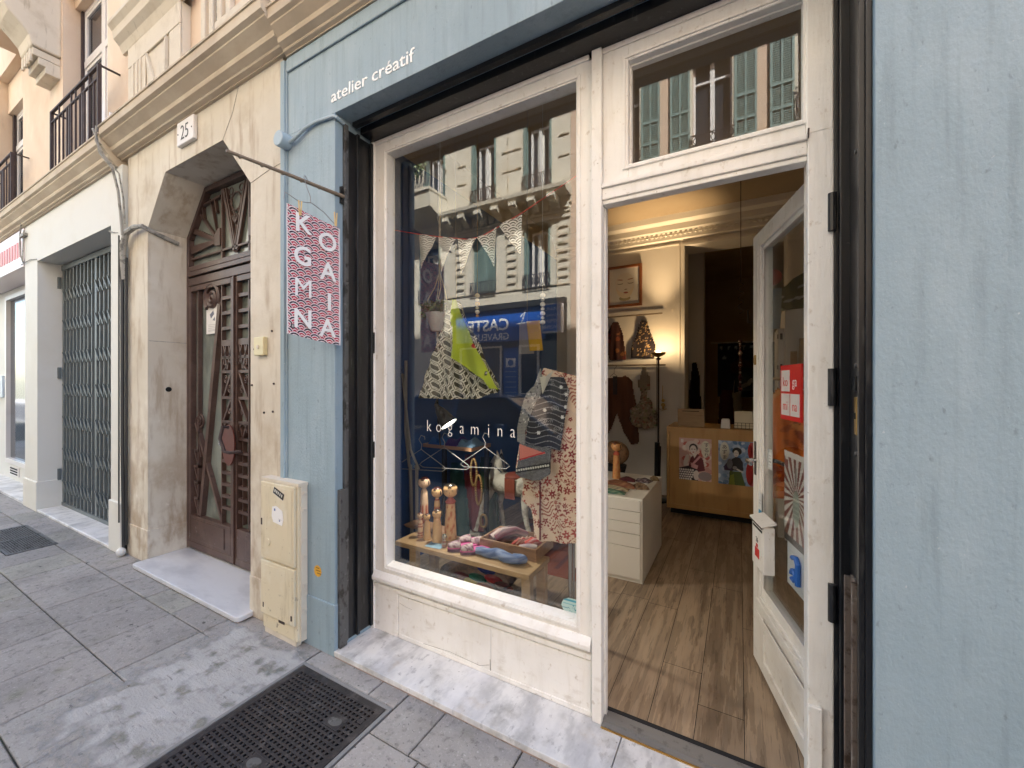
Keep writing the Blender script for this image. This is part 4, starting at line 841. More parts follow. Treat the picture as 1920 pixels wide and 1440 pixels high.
m=MB().prism([(-.180,1.062),(-.085,1.062),(-.090,1.155),(-.098,1.165),(-.165,1.165),(-.172,1.155)],3.26,3.38); m.build('printer_body',M['pvc'],t,bevel=.006)
t=thing('card_rack','wire rack of printed cards on the counter by the door edge','card rack',(.05,3.3,1.06))
m=MB(); 
for k in range(4): m.col=[(.65,.6,.45),(.62,.58,.45),(.45,.42,.35),(.6,.55,.42)][k]; m.prism([(3.30+k*.035,1.065),(3.31+k*.035,1.065),(3.34+k*.035,1.25-.0*k),(3.33+k*.035,1.25)],-.045+.01*k,.13,'x')
m.build('cards',M['paint'],t,colors=True)
m=MB()
for z in (1.07,1.10,1.13): m.tube([(-.055,3.27,z),(.14,3.27,z)],.002,4); 
for k in range(6): m.tube([(-.05+k*.037,3.27,1.065),(-.05+k*.037,3.27,1.13)],.002,4)
m.build('rack_wire',M['rail'],t)
# ---- white drawer cabinet
t=thing('drawer_cabinet','low white drawer cabinet covered with small goods by the doorway','cabinet',(-.9,1.75,FZ))
m=MB(); m.box(-1.18,-.633,1.35,1.77,FZ,.688); m.build('cabinet_carcass',M['lacq'],t,bevel=.002)
m=MB(); m.box(-1.18,-.633,1.774,2.2,FZ,.688); m.build('cabinet_carcass',M['lacq'],t,bevel=.002)
z=.673
for h in (.085,.085,.085,.10,.24):
    MB().box(-1.165,-.650,1.338,1.3495,z-h+.004,z).build('drawer',M['lacq'],t,bevel=.0015); z-=h+.001
# goods on the cabinet
def pouch(x,y,z,W,D_,H,rz,col,label,cat='pouch',name='fabric_pouch',group='small fabric goods on the white cabinet',stripes=None):
    m=MB(); pr=[]
    n=7
    for i in range(n+1):
        for j in range(n+1):
            u,v=i/n-.5,j/n-.5; h=H*(1-(2*u)**6*.7)*(1-(2*v)**6*.7)
            m.v.append((u*W,v*D_,h*(.75+.25*math.sin(9*u+5*v)))); c=col if not stripes or (i+j)%3 else stripes; m.c.append(c)
    for i in range(n):
        for j in range(n): a=i*(n+1)+j; m.f.append((a,a+n+1,a+n+2,a+1))
    k=len(m.v); m.v+=[(v[0]*.98,v[1]*.98,0) for v in m.v[:k]]; m.c+=m.c[:k]; m.f+=[tuple(q+k for q in reversed(f)) for f in m.f]
    def e(a,b): m.f.append((a,b,b+k,a+k))
    for i in range(n): e(i*(n+1),(i+1)*(n+1)); e(i*(n+1)+n,(i+1)*(n+1)+n); e(i,i+1); e(n*(n+1)+i,n*(n+1)+i+1)
    o=m.build(name,M['fabric'],None,smooth=True,colors=True,label=label,cat=cat,group=group,kind='thing'); o.location=(x,y,z); o.rotation_euler=(0,0,rz); return o
TZ=.689
pouch(-.93,1.43,TZ,.30,.09,.028,.05,(.02,.10,.07),'green drawstring case at the front edge of the white cabinet',stripes=(.25,.3,.2))
pouch(-.93,1.54,TZ,.30,.09,.030,.02,(.42,.36,.22),'pale patterned case behind the green one on the white cabinet',stripes=(.08,.05,.05))
pouch(-.91,1.66,TZ,.32,.11,.05,.0,(.16,.055,.03),'rust brown flat case in the middle of the white cabinet',stripes=(.25,.13,.06))
pouch(-.72,1.70,TZ,.11,.16,.035,.4,(.22,.15,.09),'tan checked purse near the cabinet corner',stripes=(.10,.05,.03))
pouch(-.88,1.90,TZ,.14,.12,.03,.2,(.06,.01,.015),'dark red folded pouch toward the back of the cabinet',stripes=(.12,.02,.03))
pouch(-.74,1.93,TZ,.13,.10,.03,-.2,(.035,.01,.02),'nearly black folded pouch toward the back of the cabinet',stripes=(.3,.25,.25))
pouch(-.67,2.05,TZ,.07,.12,.03,.3,(.20,.14,.07),'small tan packet at the back corner of the cabinet')
# ---- kokeshi dolls
def kokeshi(x,y,z,H,rb,rh,skin,hair,label,face=0,style=0):
    t=thing('kokeshi_doll',label,'doll',(x,y,z),group='wooden kokeshi dolls')
    hb=H-2*rh*.95; pr=[(rb*.98,0),(rb,.01*H),(rb*.93,.25*hb),(rb*.82,.6*hb),(rb*.72,.85*hb),(rb*.86,.9*hb) if style==1 else (rb*.62,.92*hb),(rb*.45,.97*hb),(rb*.34,hb+.003)]
    pr2=[]
    for a,b in zip(pr,pr[1:]):
        for k in range(4): pr2.append((a[0]+(b[0]-a[0])*k/4,a[1]+(b[1]-a[1])*k/4))
    pr2.append(pr[-1])
    red=(.45,.10,.04); 
    def cb(zz,th):
        f=zz/hb; c=skin
        if style==0 and (.30<f<.62) and abs(math.sin(th*4))>.75: c=red
        if style==0 and (.05<f<.28) and int(f*60)%3==0: c=red
        if style==1 and math.sin(th*5+f*9)*math.sin(f*22)>.45: c=(.5,.17,.07)
        if style==1 and f>.86: c=(.42,.10,.06)
        if style==2 and int(f*26)%3==0: c=(.35,.08,.05)
        return c
    m=MB(); m.lathe((x,y,z),pr2,28,cb); m.build('doll_body',M['gloss'],t,smooth=True,colors=True)
    zc=z+hb+rh*.92
    n=12; ph=[(max(1e-4,rh*math.sin(PI*i/n)*(1 if style!=0 else 1)),-rh*.95*math.cos(PI*i/n)) for i in range(n+1)]
    ang=R(-70+face)
    def ch(zz,th):
        d=(th-ang+PI)%(2*PI)-PI
        if zz>rh*.62 or (abs(d)>1.5 and zz>-rh*.2): return hair
        return tuple(min(1,q*1.08) for q in skin)
    m=MB(); m.lathe((x,y,zc),ph,32,ch); hd=m.build('doll_head',M['gloss'],t,smooth=True,colors=True)
    m=MB()   # side locks, eyes, mouth
    def dab(dth,dz,wd,hh,col):
        th=ang+dth; r=math.sqrt(max(0,rh**2-(dz/.95)**2)); m.col=col
        cx,cy_=x+r*math.cos(th),y+r*math.sin(th); tx,ty=-math.sin(th),math.cos(th); ox,oy=math.cos(th)*.0012,math.sin(th)*.0012
        vs=[]
        for k in range(10): a=2*PI*k/10; vs.append((cx+ox+tx*wd*math.cos(a)-math.cos(th)*0,cy_+oy+ty*wd*math.cos(a),zc+dz+hh*math.sin(a)))
        m.add(vs,[tuple(range(10))])
    for s_ in (-1,1):
        dab(s_*1.15,rh*.05,rh*.14,rh*.42,(.03,.015,.015)); dab(s_*.38,rh*.06,rh*.13,rh*.03,(.02,.02,.02)); dab(s_*.4,rh*.22,rh*.15,rh*.025,(.03,.02,.02))
    dab(0,-rh*.12,rh*.025,rh*.12,(.2,.1,.05)); dab(0,-rh*.38,rh*.08,rh*.04,(.5,.06,.04)); dab(0,rh*.5,rh*.26,rh*.16,hair)
    m.build('doll_face',M['paint'],t,colors=True)
    return t
BZ=.421
sk_=(.70,.45,.22)
kokeshi(-2.115,.60,BZ,.425,.038,.047,(.70,.50,.34),(.06,.015,.015),'tall thin kokeshi doll with a flat dark red cap at the end of the row',0,0)
kokeshi(-1.985,.595,BZ,.365,.030,.043,sk_,(.05,.015,.015),'mid height kokeshi doll with a round head between the two tallest',-10,2)
kokeshi(-1.85,.585,BZ,.410,.046,.055,sk_,(.02,.015,.01),'thickest kokeshi doll with a large round head',10,1)
kokeshi(-2.065,.50,BZ,.185,.022,.024,(.70,.48,.30),(.06,.015,.01),'smallest slim kokeshi doll with red stripes',0,2)
kokeshi(-1.995,.495,BZ,.19,.027,.026,sk_,(.1,.04,.02),'small plain kokeshi doll with a rounded head',10,3)
kokeshi(-1.905,.50,BZ,.235,.037,.036,sk_,(.04,.02,.01),'stocky plain kokeshi doll before the tallest pair',5,3)
kokeshi(-1.80,.45,BZ,.088,.018,.017,(.45,.42,.35),(.05,.06,.05),'tiny grey bottle shaped doll beside the blue card',0,2)
kokeshi(-.985,1.93,TZ,.34,.037,.048,(.55,.27,.10),(.10,.03,.01),'reddish kokeshi doll standing on the white cabinet by the doorway',-25,1)
# basket bag behind it
t=thing('woven_basket','round brown woven bag on a dark stand behind the cabinet doll','basket',(-1.07,2.3,.69))
m=MB(); m.ball((-1.09,2.30,.86),.135,22,12,(1,.6,.9)); m.build('basket_body',mat('woven_rush',(.17,.09,.04),.7,layers=[((.07,.035,.015),45,.5,.6,.8)],bump=(90,.5,.004)),t,smooth=True)
m=MB(); m.lathe((-1.09,2.30,.66),[(.09,-.6),(.09,0.0),(.11,.08)],20); m.build('basket_foot',M['dark'],t,smooth=True)
# ---- wall displays
t=thing('framed_face_print','print of a face with closed eyes in a brown wooden frame','framed picture',(-1.41,3.98,2.93))
m=MB(); frame(m,-1.66,-1.172,2.64,3.222,.035,3.965,3.998); m.build('picture_frame',mat('brown_picture_frame',(.25,.09,.035),.4),t,bevel=.003)
def face(c):
    c.c[...]=(.85,.83,.78); c.ell(.22,.26,.125,.175,(.86,.76,.58)); c.ell(.22,.31,.13,.14,(.84,.79,.70)); 
    c.ell(.22,.09,.08,.035,(.42,.36,.2)); c.ell(.225,.13,.075,.04,(.86,.76,.58))
    for x in (.155,.30):
        yy=.30-6*(c.x-x)**2*0; c.m(((c.x-x)/.04)**2+((c.y-.305)/.016)**2<1,(.18,.13,.06)); c.m(((c.x-x)/.043)**2+((c.y-.314)/.016)**2<1,(.84,.79,.70)); c.ell(x,.355,.04,.006,(.4,.15,.07),8 if x>.2 else -8)
    c.ell(.235,.215,.022,.006,(.3,.2,.12)); c.ell(.235,.170,.034,.011,(.35,.06,.04)); c.ell(.235,.176,.02,.004,(.6,.25,.2))
cloth('print',(-1.63,3.985,2.67),(1,0,0),(0,0,1),.43,.525,.004,face,M['paint'],parent=t)
m=MB(); m.tube([(-1.75,3.955,2.505),(-.90,3.955,2.503)],.010,8); m.build('hanging_rod',M['bamboo'],kind='thing',label='upper bamboo rod on the cream wall holding two small bags',cat='rod',origin=(-1.3,3.95,2.5),smooth=True)
m=MB(); m.tube([(-1.75,3.955,1.818),(-.86,3.955,1.808)],.011,8); m.build('hanging_rod',M['bamboo'],kind='thing',label='lower dark rod on the cream wall holding trousers and a round bag',cat='rod',origin=(-1.3,3.95,1.8),smooth=True)
def bagp(dots,base,r0):
    def p(c):
        r=np.random.default_rng(r0); c.c[...]=base
        for k in range(dots[0]): c.ell(r.random()*.4,r.random()*.6,dots[1],dots[1],dots[2][k%len(dots[2])])
    return p
def wallcloth(name,pts,y,paint,label,cat,fold=.012,solid=.012,step=.012,**kw):
    xs=[p[0] for p in pts]; zs=[p[1] for p in pts]; x0,z0=min(xs),min(zs)
    return cloth(name,(x0,y,z0),(1,0,0),(0,0,1),max(xs)-x0,max(zs)-z0,step,paint,M['fabric'],shape=[(a-x0,b-z0) for a,b in pts],defo=lambda u,v:fold*(np.sin(u*38+v*6)+.5*np.sin(u*75))*.6,solid=solid,kind='thing',origin=((x0+max(xs))/2,y,min(zs)),label=label,cat=cat,**kw)
bagA=[(-1.568,2.43),(-1.492,2.427),(-1.433,2.253),(-1.388,1.967),(-1.392,1.892),(-1.614,1.889),(-1.70,2.196)]
wallcloth('hanging_bag',bagA,3.95,bagp((26,.03,[(.18,.045,.02),(.12,.02,.015),(.05,.015,.012),(.22,.08,.03)]),(.055,.018,.014),4),'small dark red flowered trapezoid bag on the upper rod','bag')
bagB=[(-1.181,2.418),(-1.102,2.42),(-1.063,2.263),(-0.993,2.082),(-1.008,1.913),(-1.31,1.918),(-1.313,2.047),(-1.245,2.225)]
wallcloth('hanging_bag',bagB,3.95,bagp((260,.007,[(.45,.3,.13),(.3,.2,.1),(.02,.01,.012)]),(.012,.008,.012),5),'black and gold speckled bag on the upper rod beside the lamp','bag')
tr=[(-1.75,1.64),(-1.638,1.636),(-1.432,1.65),(-1.393,1.673),(-1.301,1.587),(-1.278,1.402),(-1.251,1.278),(-1.24,1.063),(-1.21,.833),(-1.218,.725),(-1.309,.711),(-1.416,.867),(-1.471,1.021),(-1.51,1.146),(-1.558,1.017),(-1.622,.855),(-1.703,.722),(-1.85,.75),(-1.80,1.2)]
wallcloth('trousers',tr,3.95,lambda c:(c.c.__setitem__(Ellipsis,(.14,.055,.03))),'brown wide trousers hanging from the lower rod','trousers')
m=MB(); m.tube([(-1.60,3.92,1.655),(-1.55,3.93,1.70),(-1.50,3.93,1.66)],.003,5); m.tube([(-1.545,3.93,1.70),(-1.545,3.93,1.76),(-1.52,3.94,1.79),(-1.51,3.955,1.82)],.003,5); m.box(-1.56,-1.50,3.915,3.925,1.40,1.66); m.build('clip_hanger',M['rail'],kind='thing',label='black clip hanger holding the brown trousers',cat='hanger',origin=(-1.54,3.93,1.7))
db=[(-1.15,1.78),(-1.115,1.78),(-1.078,1.617),(-1.09,1.45),(-1.1,1.376),(-1.042,1.272),(-0.963,1.11),(-0.992,.975),(-1.1,.939),(-1.248,.961),(-1.323,1.065),(-1.293,1.204),(-1.188,1.298),(-1.166,1.42),(-1.196,1.556)]
wallcloth('drawstring_bag',db,3.90,bagp((330,.012,[(.4,.3,.22),(.2,.24,.12),(.3,.12,.10),(.12,.09,.07),(.5,.42,.33)]),(.3,.25,.18),6),'round flowered drawstring bag hanging beside the lamp stand','bag',fold=.02,solid=.05)
m=MB(); m.tube([(-.893,3.93,1.53),(-.893,3.93,1.33)],.004,5)
for z,r in ((1.33,.022),(1.27,.028),(1.23,.018)): m.ball((-.888,3.93,z),r,10,6,(1,.5,1))
m.tube([(-.94,3.93,1.22),(-.90,3.925,1.20),(-.84,3.93,1.22)],.005,6); m.build('wall_charm',M['brass'],kind='thing',label='small brass charm hanging on the wall behind the lamp stand',cat='charm',origin=(-.89,3.93,1.3))
# ---- uplighter floor lamp
t=thing('floor_lamp','lit brass uplighter floor lamp on a black stand before the cream wall','lamp',(-.91,3.7,FZ))
m=MB(); m.lathe((-.91,3.7,1.90),[(.02,0),(.05,.012),(.085,.035),(.098,.055),(.092,.056),(.05,.028),(.001,.02)],24); m.build('lamp_bowl',M['brass'],t,smooth=True)
m=MB(); m.tube([(-.91,3.7,.80),(-.91,3.7,1.90)],.012,8); m.lathe((-.91,3.7,1.86),[(.012,0),(.035,.01),(.035,.02),(.012,.03)],14); m.tube([(-.93,3.7,1.88),(-.93,3.7,1.0)],.004,5); m.build('lamp_pole',M['rail'],t,smooth=True)
m=MB(); m.tube([(-.93,3.68,.1),(-.92,3.68,.80)],.032,10); m.tube([(-.90,3.7,.1),(-.885,3.7,.75)],.01,6); m.build('lamp_lower_pole',M['black'],t)
m=MB(); m.lathe((-.91,3.7,FZ),[(.13,0),(.13,.02),(.02,.04)],20); m.build('lamp_base',M['black'],t)
MB().ball((-.91,3.7,1.955),.028,12,8).build('lamp_bulb',mat('glowing_bulb',(1,.8,.5),.5,emit=((1,.66,.32),35)),t)
pl=bpy.data.lights.new('lamp_light','POINT'); pl.energy=1.0; pl.color=(1,.68,.36); pl.shadow_soft_size=.035
ps=bpy.data.lights.new('lamp_beam','SPOT'); ps.energy=34; ps.spot_size=R(54); ps.spot_blend=1; ps.color=(1,.68,.36); ps.shadow_soft_size=.03
pq=bpy.data.objects.new('lamp_beam',ps); COL.objects.link(pq); pq.parent=t; pq.location=(0,0,2.0-FZ); pq.rotation_euler=(R(180),0,0)
po=bpy.data.objects.new('lamp_light',pl); COL.objects.link(po); po.parent=t; po.location=(0,0,2.02-FZ)
# pendant string and bead strand
m=MB(); m.tube([(.015,3.0,3.76),(.015,3.0,2.6)],.0035,5)
m.tube([(.015+.025*math.sin(k*.9),3.0+.02*math.cos(k*.9),2.6-.013*k) for k in range(26)],.003,5); m.build('wire_spiral',M['rail'],kind='thing',label='dark cord with a twisted wire spiral hanging from the ceiling',cat='mobile',origin=(.015,3,3.7))
m=MB()
for k in range(22):
    m.col=[(.05,.01,.01),(.25,.2,.18),(.08,.02,.015),(.03,.01,.02)][k%4]; m.ball((.012,4.4,2.12-.032*k),.016+.012*(k%5==0),8,6)
m.build('bead_strand',M['gloss'],kind='thing',label='strand of dark and pale beads in the back doorway',cat='beads',origin=(.012,4.4,2.0),colors=True,smooth=True)
# back room goods
def nor(c):
    c.c[...]=(.012,.013,.02)
    for k in range(7): c.poly([(.03+k*.11,.86),(.08+k*.11,.86),(.055+k*.11,.78)],(.25,.27,.27))
    c.ell(.1,.66,.04,.03,(.2,.22,.22)); c.ell(.35,.5,.16,.13,(.05,.02,.012))
cloth('door_curtain',(-.32,6.0,1.33),(1,0,0),(0,0,1),.95,.91,.02,nor,M['fabric'],defo=lambda u,v:.02*np.sin(u*22),solid=.006,kind='thing',origin=(.1,6,1.4),label='dark curtain with a row of pale triangles in the back room',cat='curtain')
MB().tube([(-.42,6.0,2.25),(.8,6.0,2.24)],.012,6).build('curtain_rod',M['trim'],kind='thing',label='pale rod carrying the dark back room curtain',cat='rod',origin=(.1,6,2.25))
kb=[(-.618,1.867),(-.564,1.874),(-.519,1.672),(-.503,1.181),(-.52,1.0),(-.66,1.0),(-.66,1.4)]
wallcloth('dark_garment',kb,4.9,lambda c:(c.c.__setitem__(Ellipsis,(.010,.006,.011))),'long black garment hanging by the pier in the back room','garment',solid=.03)
wallcloth('dark_red_garment',[(-.25,1.45),(-.07,1.45),(-.03,.9),(-.30,.9)],5.6,lambda c:(c.c.__setitem__(Ellipsis,(.05,.004,.004))),'dark red garment hanging behind the tote bag','garment',solid=.03)
wallcloth('tote_bag',[(-.094,1.415),(.029,1.425),(.044,1.034),(-.063,1.013)],5.4,lambda c:(c.c.__setitem__(Ellipsis,(.21,.16,.10))),'beige long tote bag hanging in the back room','tote bag',solid=.02)
m=MB(); m.tube([(-.08,5.39,1.41),(-.062,5.38,1.6),(-.045,5.38,1.66),(-.03,5.38,1.6),(-.0,5.39,1.42)],.007,6); m.build('tote_handle',mat('beige_strap',(.21,.16,.10),.9),bpy.data.objects['tote_bag'])
def fan(c):
    c.c[...]=(.02,.025,.02); c.ell(.14,.09,.08,.03,(.22,.2,.15),20); c.ell(.2,.14,.06,.03,(.22,.2,.15),60); c.ell(.07,.05,.04,.02,(.2,.18,.13))
cloth('patterned_cushion',(-.06,5.3,1.44),(1,0,0),(0,0,1),.30,.36,.01,fan,M['fabric'],shape=[(.15+.15*math.cos(a),.18+.18*math.sin(a)) for a in np.linspace(0,6.2,20)],defo=lambda u,v:-.05*np.cos((u-.15)*10)*np.cos((v-.18)*8),kind='thing',origin=(.1,5.3,1.44),label='black and cream patterned round cushion hanging in the back room',cat='cushion')
m=MB(); m.box(-.2,.5,6.6,7.0,FZ,1.0); m.build('rear_room_shelf',M['ochre'],kind='thing',label='low brown shelf at the back of the rear room',cat='shelf',origin=(.1,6.8,FZ))
m=MB(); m.tube([(.10,4.36,2.52),(.10,4.36,2.36),(.22,4.36,2.36),(.22,4.36,2.62)],.012,6); m.build('wall_bracket',M['rail'],kind='thing',label='dark iron bracket high in the back doorway',cat='bracket',origin=(.1,4.36,2.4))
# ---- things seen through the open door's glass
t=thing('tall_cupboard','tall white cupboard with an open edge of trays behind the door glass','cupboard',(.58,3.0,FZ))
MB().box(.385,.795,2.9,3.4,FZ,2.29).build('cupboard_body',M['lacq'],t,bevel=.004)
m=MB(); m.box(.33,.383,2.96,3.36,FZ,2.10); m.build('cupboard_door',M['lacq'],t,bevel=.003); m=MB()
for z in (2.02,1.72,1.5,1.25): m.prism([(2.955+.022*math.cos(k*PI/6),z+.022*math.sin(k*PI/6)) for k in range(12)],.328,.335,'x'); m.box(.35,.37,2.952,2.958,z-.03,z+.03)
m.each('finger_hole',M['dark'],t)
def bird(c):
    c.c[...]=(.10,.11,.025); r=np.random.default_rng(12)
    for k in range(16):
        a=r.random()*.5,r.random()*.45; c.ell(a[0],a[1],.028,.011,[(.5,.5,.45),(.4,.42,.4)][k%2],25); c.ell(a[0]+.02,a[1]-.01,.02,.005,(.02,.02,.02),25)
    c.line((.32,.35),(.36,.22),.012,(.35,.35,.03)); c.line((.36,.22),(.42,.25),.01,(.3,.3,.03))
cloth('bird_print_cloth',(.30,2.88,2.27),(1,0,0),(0,0,1),.50,.36,.008,bird,M['fabric'],shape=[(0,0),(.07,.02),(.10,-.02),(.5,-.02),(.5,.33),(.40,.36),(.25,.34),(.14,.28),(.05,.19),(.02,.10)],defo=lambda u,v:.02*np.sin(u*30+v*9),solid=.05,kind='thing',origin=(.5,2.88,2.29),label='dark green bird print cloth draped over the white cupboard',cat='cloth')
m=MB(); m.ball((.275,2.7,2.55),.075,20,12); bl=m.build('bell_ornament',mat('metallic_pink_red',(.50,.06,.05),.3,.5),smooth=True,kind='thing',label='shiny red bell ball hanging behind the door glass',cat='ornament',origin=(.275,2.7,2.55))
m=MB(); m.ball((.252,2.632,2.55),.016,8,6,(.5,.5,1.4)); m.build('bell_slot',M['dark'],bl)
cloth('hanging_ribbon',(.262,2.7,2.07),(1,0,0),(.04,0,1),.07,.38,.008,lambda c:(c.c.__setitem__(Ellipsis,(.20,.27,.31))),M['fabric'],defo=lambda u,v:.02*np.sin(v*12),kind='thing',origin=(.29,2.7,2.1),label='pale blue ribbon hanging below the red bell',cat='ribbon')
t=thing('red_figurine','red rounded figurine with a golden cap behind the door glass','figurine',(.52,2.5,1.5))
m=MB(); m.col=(.30,.012,.012); m.lathe((.545,2.5,1.5),[(.05,0),(.075,.03),(.082,.09),(.06,.15),(.05,.17),(.065,.21),(.06,.26),(.03,.28)],18,lambda z,a:(.30,.012,.012) if not(.10<z<.15) else (.04,.01,.01)); m.build('figurine_body',M['gloss'],t,colors=True,smooth=True)
m=MB(); m.lathe((.545,2.5,1.775),[(.058,0),(.055,.02),(.035,.05),(.01,.07)],16); m.build('golden_cap',M['brass'],t,smooth=True)
MB().box(.40,.795,2.42,2.72,1.46,1.498).build('wall_shelf',M['lacq'],kind='thing',label='short white wall shelf carrying the red figurine',cat='shelf',origin=(.6,2.6,1.48))
m=MB(); m.box(.42,.47,2.79,2.83,1.5,1.86); m.box(.49,.60,2.80,2.83,1.56,1.98); m.build('wooden_boards',M['pine'],kind='thing',label='two thin pine boards leaning on the white cupboard',cat='boards',origin=(.5,2.8,1.5))
def orange(seed):
    def p(c):
        r=np.random.default_rng(seed); c.c[...]=(.75,.20,.03)
        for k in range(40): c.ell(r.random()*.5,r.random()*.9,.04+r.random()*.03,.025,[(.35,.06,.015),(.75,.32,.09),(.5,.11,.02)][k%3],r.random()*180)
    return p
wallcloth('orange_kimono',[(.215,1.40),(.27,1.52),(.40,1.50),(.50,1.44),(.56,1.2),(.55,.60),(.20,.62)],2.2,orange(2),'orange brown patterned kimono hanging behind the door glass','kimono',fold=.03,solid=.03)
wallcloth('orange_kimono',[(.45,1.50),(.60,1.53),(.74,1.47),(.76,.62),(.42,.60)],2.36,orange(9),'second orange kimono hung closer to the right wall','kimono',fold=.03,solid=.03)
m=MB(); m.tube([(.15,2.28,1.60),(.79,2.28,1.60)],.012,8); m.build('clothes_rail',M['pine'],kind='thing',label='pale wooden clothes rail behind the open door',cat='clothes rail',origin=(.5,2.28,1.6))
m=MB(); m.bar((.40,.05),(.52,1.55),.03,2.05,2.08); m.bar((.60,.05),(.50,1.55),.03,2.05,2.08); m.bar((.43,.6),(.58,.6),.03,2.03,2.05); m.build('easel',M['pine'],kind='thing',label='thin pine easel standing behind the door glass',cat='easel',origin=(.5,2.06,FZ))
m=MB(); m.ball((.10,3.12,.62),.055,12,8,(.7,.7,2.3)); m.ball((.10,3.12,.85),.03,10,6,(.7,.7,2.5)); m.build('red_cloth_roll',mat('red_cloth',(.4,.03,.025),.8,bump=(60,.8,.01)),kind='thing',label='bright red cloth hanging at the counter corner by the door edge',cat='cloth',origin=(.1,3.12,.6),smooth=True)
MB().box(.42,.795,1.7,2.7,.35,.40).build('low_bench',M['counter'],kind='thing',label='low brown bench top behind the lower door glass',cat='bench',origin=(.6,2.2,.37))
# ================================================================ WINDOW DISPLAY
t=thing('display_bench','rough pine bench carrying the window display','bench',(-1.64,.5,FZ))
m=MB(); m.box(-2.18,-1.09,.36,.66,.385,.42); m.build('bench_top',M['pine'],t,bevel=.005)
for (a,b) in ((-2.07,.39),(-1.16,.39),(-2.07,.60),(-1.16,.60)): MB().box(a,a+.06,b,b+.05,FZ,.385).build('leg',M['pine'],t,bevel=.003)
m=MB(); m.prism([(-2.33,.44),(-2.30,.425),(-1.95,.42),(-1.95,.428),(-2.28,.455)],.60,.74); m.build('curved_board',M['boxwood'],kind='thing',label='curved dark board lying on the back of the bench end',cat='board',origin=(-2.1,.67,.42))
cloth('blue_card',(-1.925,.385,.4225),(1,.06,0),(-.1,1,0),.13,.085,.004,lambda c:(c.c.__setitem__(Ellipsis,(.25,.42,.55)),c.rect(.02,.06,.05,.065,(.05,.15,.3)),c.rect(.02,.03,.1,.034,(.15,.28,.42)),c.rect(.02,.045,.1,.049,(.15,.28,.42))),M['paint'],kind='thing',origin=(-1.86,.42,.42),label='pale blue printed card lying on the bench front',cat='card')
def slipper(x,y,rz,label):
    t=thing('slipper',label,'slipper',(x,y,.421),group='pink flowered slippers on the bench')
    out=[]; n=22
    for k in range(n): a=2*PI*k/n; out.append((.035*math.cos(a)*(1+.15*math.sin(a)),.105*math.sin(a)))
    def tr(px,py): c,s=math.cos(rz),math.sin(rz); return (x+px*c-py*s,y+px*s+py*c)
    m=MB().prism([tr(*p) for p in out],.421,.437,'z'); m.build('sole',mat('mauve_sole',(.10,.03,.06),.7),t)
    m=MB().prism([tr(p[0]*1.02,p[1]*1.01) for p in out],.4372,.450,'z'); m.build('sole_edge',mat('pink_foam',(.62,.10,.33),.6),t,bevel=.004)
    m=MB(); r=np.random.default_rng(int(x*-1000))
    for i in range(9):
        v=-.02-.085*(i/8)*.95 if True else 0; w_=.036*math.sqrt(max(.05,1-(v/.108)**2))
        for k in range(9):
            a=PI*k/8; px=w_*math.cos(a)*1.05; pz=.449+.035*math.sin(a)*math.sqrt(max(.02,1-((v+.02)/.1)**2)); q=tr(px,v); m.v.append((q[0],q[1],pz)); m.c.append([(.35,.25,.3),(.55,.48,.47),(.2,.08,.12),(.5,.4,.42)][int(r.integers(4))])
    for i in range(8):
        for k in range(8): a=i*9+k; m.f.append((a,a+9,a+10,a+1))
    m.build('slipper_upper',M['fabric'],t,smooth=True,colors=True,solid=.005)
    return t
slipper(-1.66,.475,R(-42),'front pink flowered slipper nearest the blue card'); slipper(-1.555,.475,R(-42),'pink flowered slipper next to the blue scarf')
slipper(-1.66,.60,R(-42),'back grey pink slipper behind the front pair'); slipper(-1.57,.61,R(-42),'back grey pink slipper touching the wooden box')
t=thing('goods_box','open brown wooden box of folded printed fabrics on the bench','box',(-1.3,.68,.42))
m=MB(); m.box(-1.56,-1.13,.535,.547,.42,.498); m.box(-1.56,-1.13,.80,.812,.42,.498); m.box(-1.56,-1.548,.547,.80,.42,.498); m.box(-1.142,-1.13,.547,.80,.42,.498); m.box(-1.55,-1.14,.545,.805,.421,.43); m.build('box_body',M['boxwood'],t,bevel=.002)
def roll(pts,r,cols,label,name='folded_fabric',cat='fabric',group=None,n=12,jit=.2):
    m=MB(); rr=[r*(.6+.4*math.sin(PI*(i+.5)/len(pts)))*(1+jit*(random.random()-.5)) for i in range(len(pts))]
    m.tube(pts,rr,n); rg=np.random.default_rng(len(label)); m.c=[cols[int(rg.integers(len(cols)))] for _ in m.v]
    return m.build(name,M['fabric'],None,smooth=True,colors=True,label=label,cat=cat,kind='thing',group=group,origin=pts[0])
pk=[(.35,.22,.24),(.08,.05,.06),(.5,.42,.4),(.2,.05,.08),(.13,.12,.14)]
roll([(-1.50,.60,.47),(-1.47,.66,.49),(-1.42,.72,.50),(-1.36,.76,.49)],.05,pk,'grey mauve printed fabric roll in the wooden box')
roll([(-1.46,.58,.50),(-1.42,.62,.53),(-1.36,.68,.535),(-1.30,.74,.50)],.035,pk,'dark flowered fabric roll on top in the wooden box')
for k in range(4): roll([(-1.34+.02*k,.60+.02*k,.47),(-1.31+.02*k,.64+.02*k,.50),(-1.27+.02*k,.68+.02*k,.47)],.014,[(.55,.3,.25),(.6,.5,.42),(.4,.06,.05)],['striped coral strip nearest the front of the wooden box','striped coral strip second from the box front','striped coral strip third from the box front','striped coral strip deepest in the wooden box'][k],group='striped coral strips in the box')
roll([(-1.26,.64,.47),(-1.22,.68,.485),(-1.19,.72,.48)],.03,[(.5,.03,.02),(.45,.1,.08),(.55,.4,.4)],'red knotted scrunchie in the wooden box',name='scrunchie',cat='scrunchie')
roll([(-1.27,.58,.465),(-1.22,.60,.475),(-1.17,.63,.47)],.03,[(.4,.36,.42),(.2,.05,.1),(.55,.5,.5)],'mauve flowered scrunchie near the box corner',name='scrunchie',cat='scrunchie')
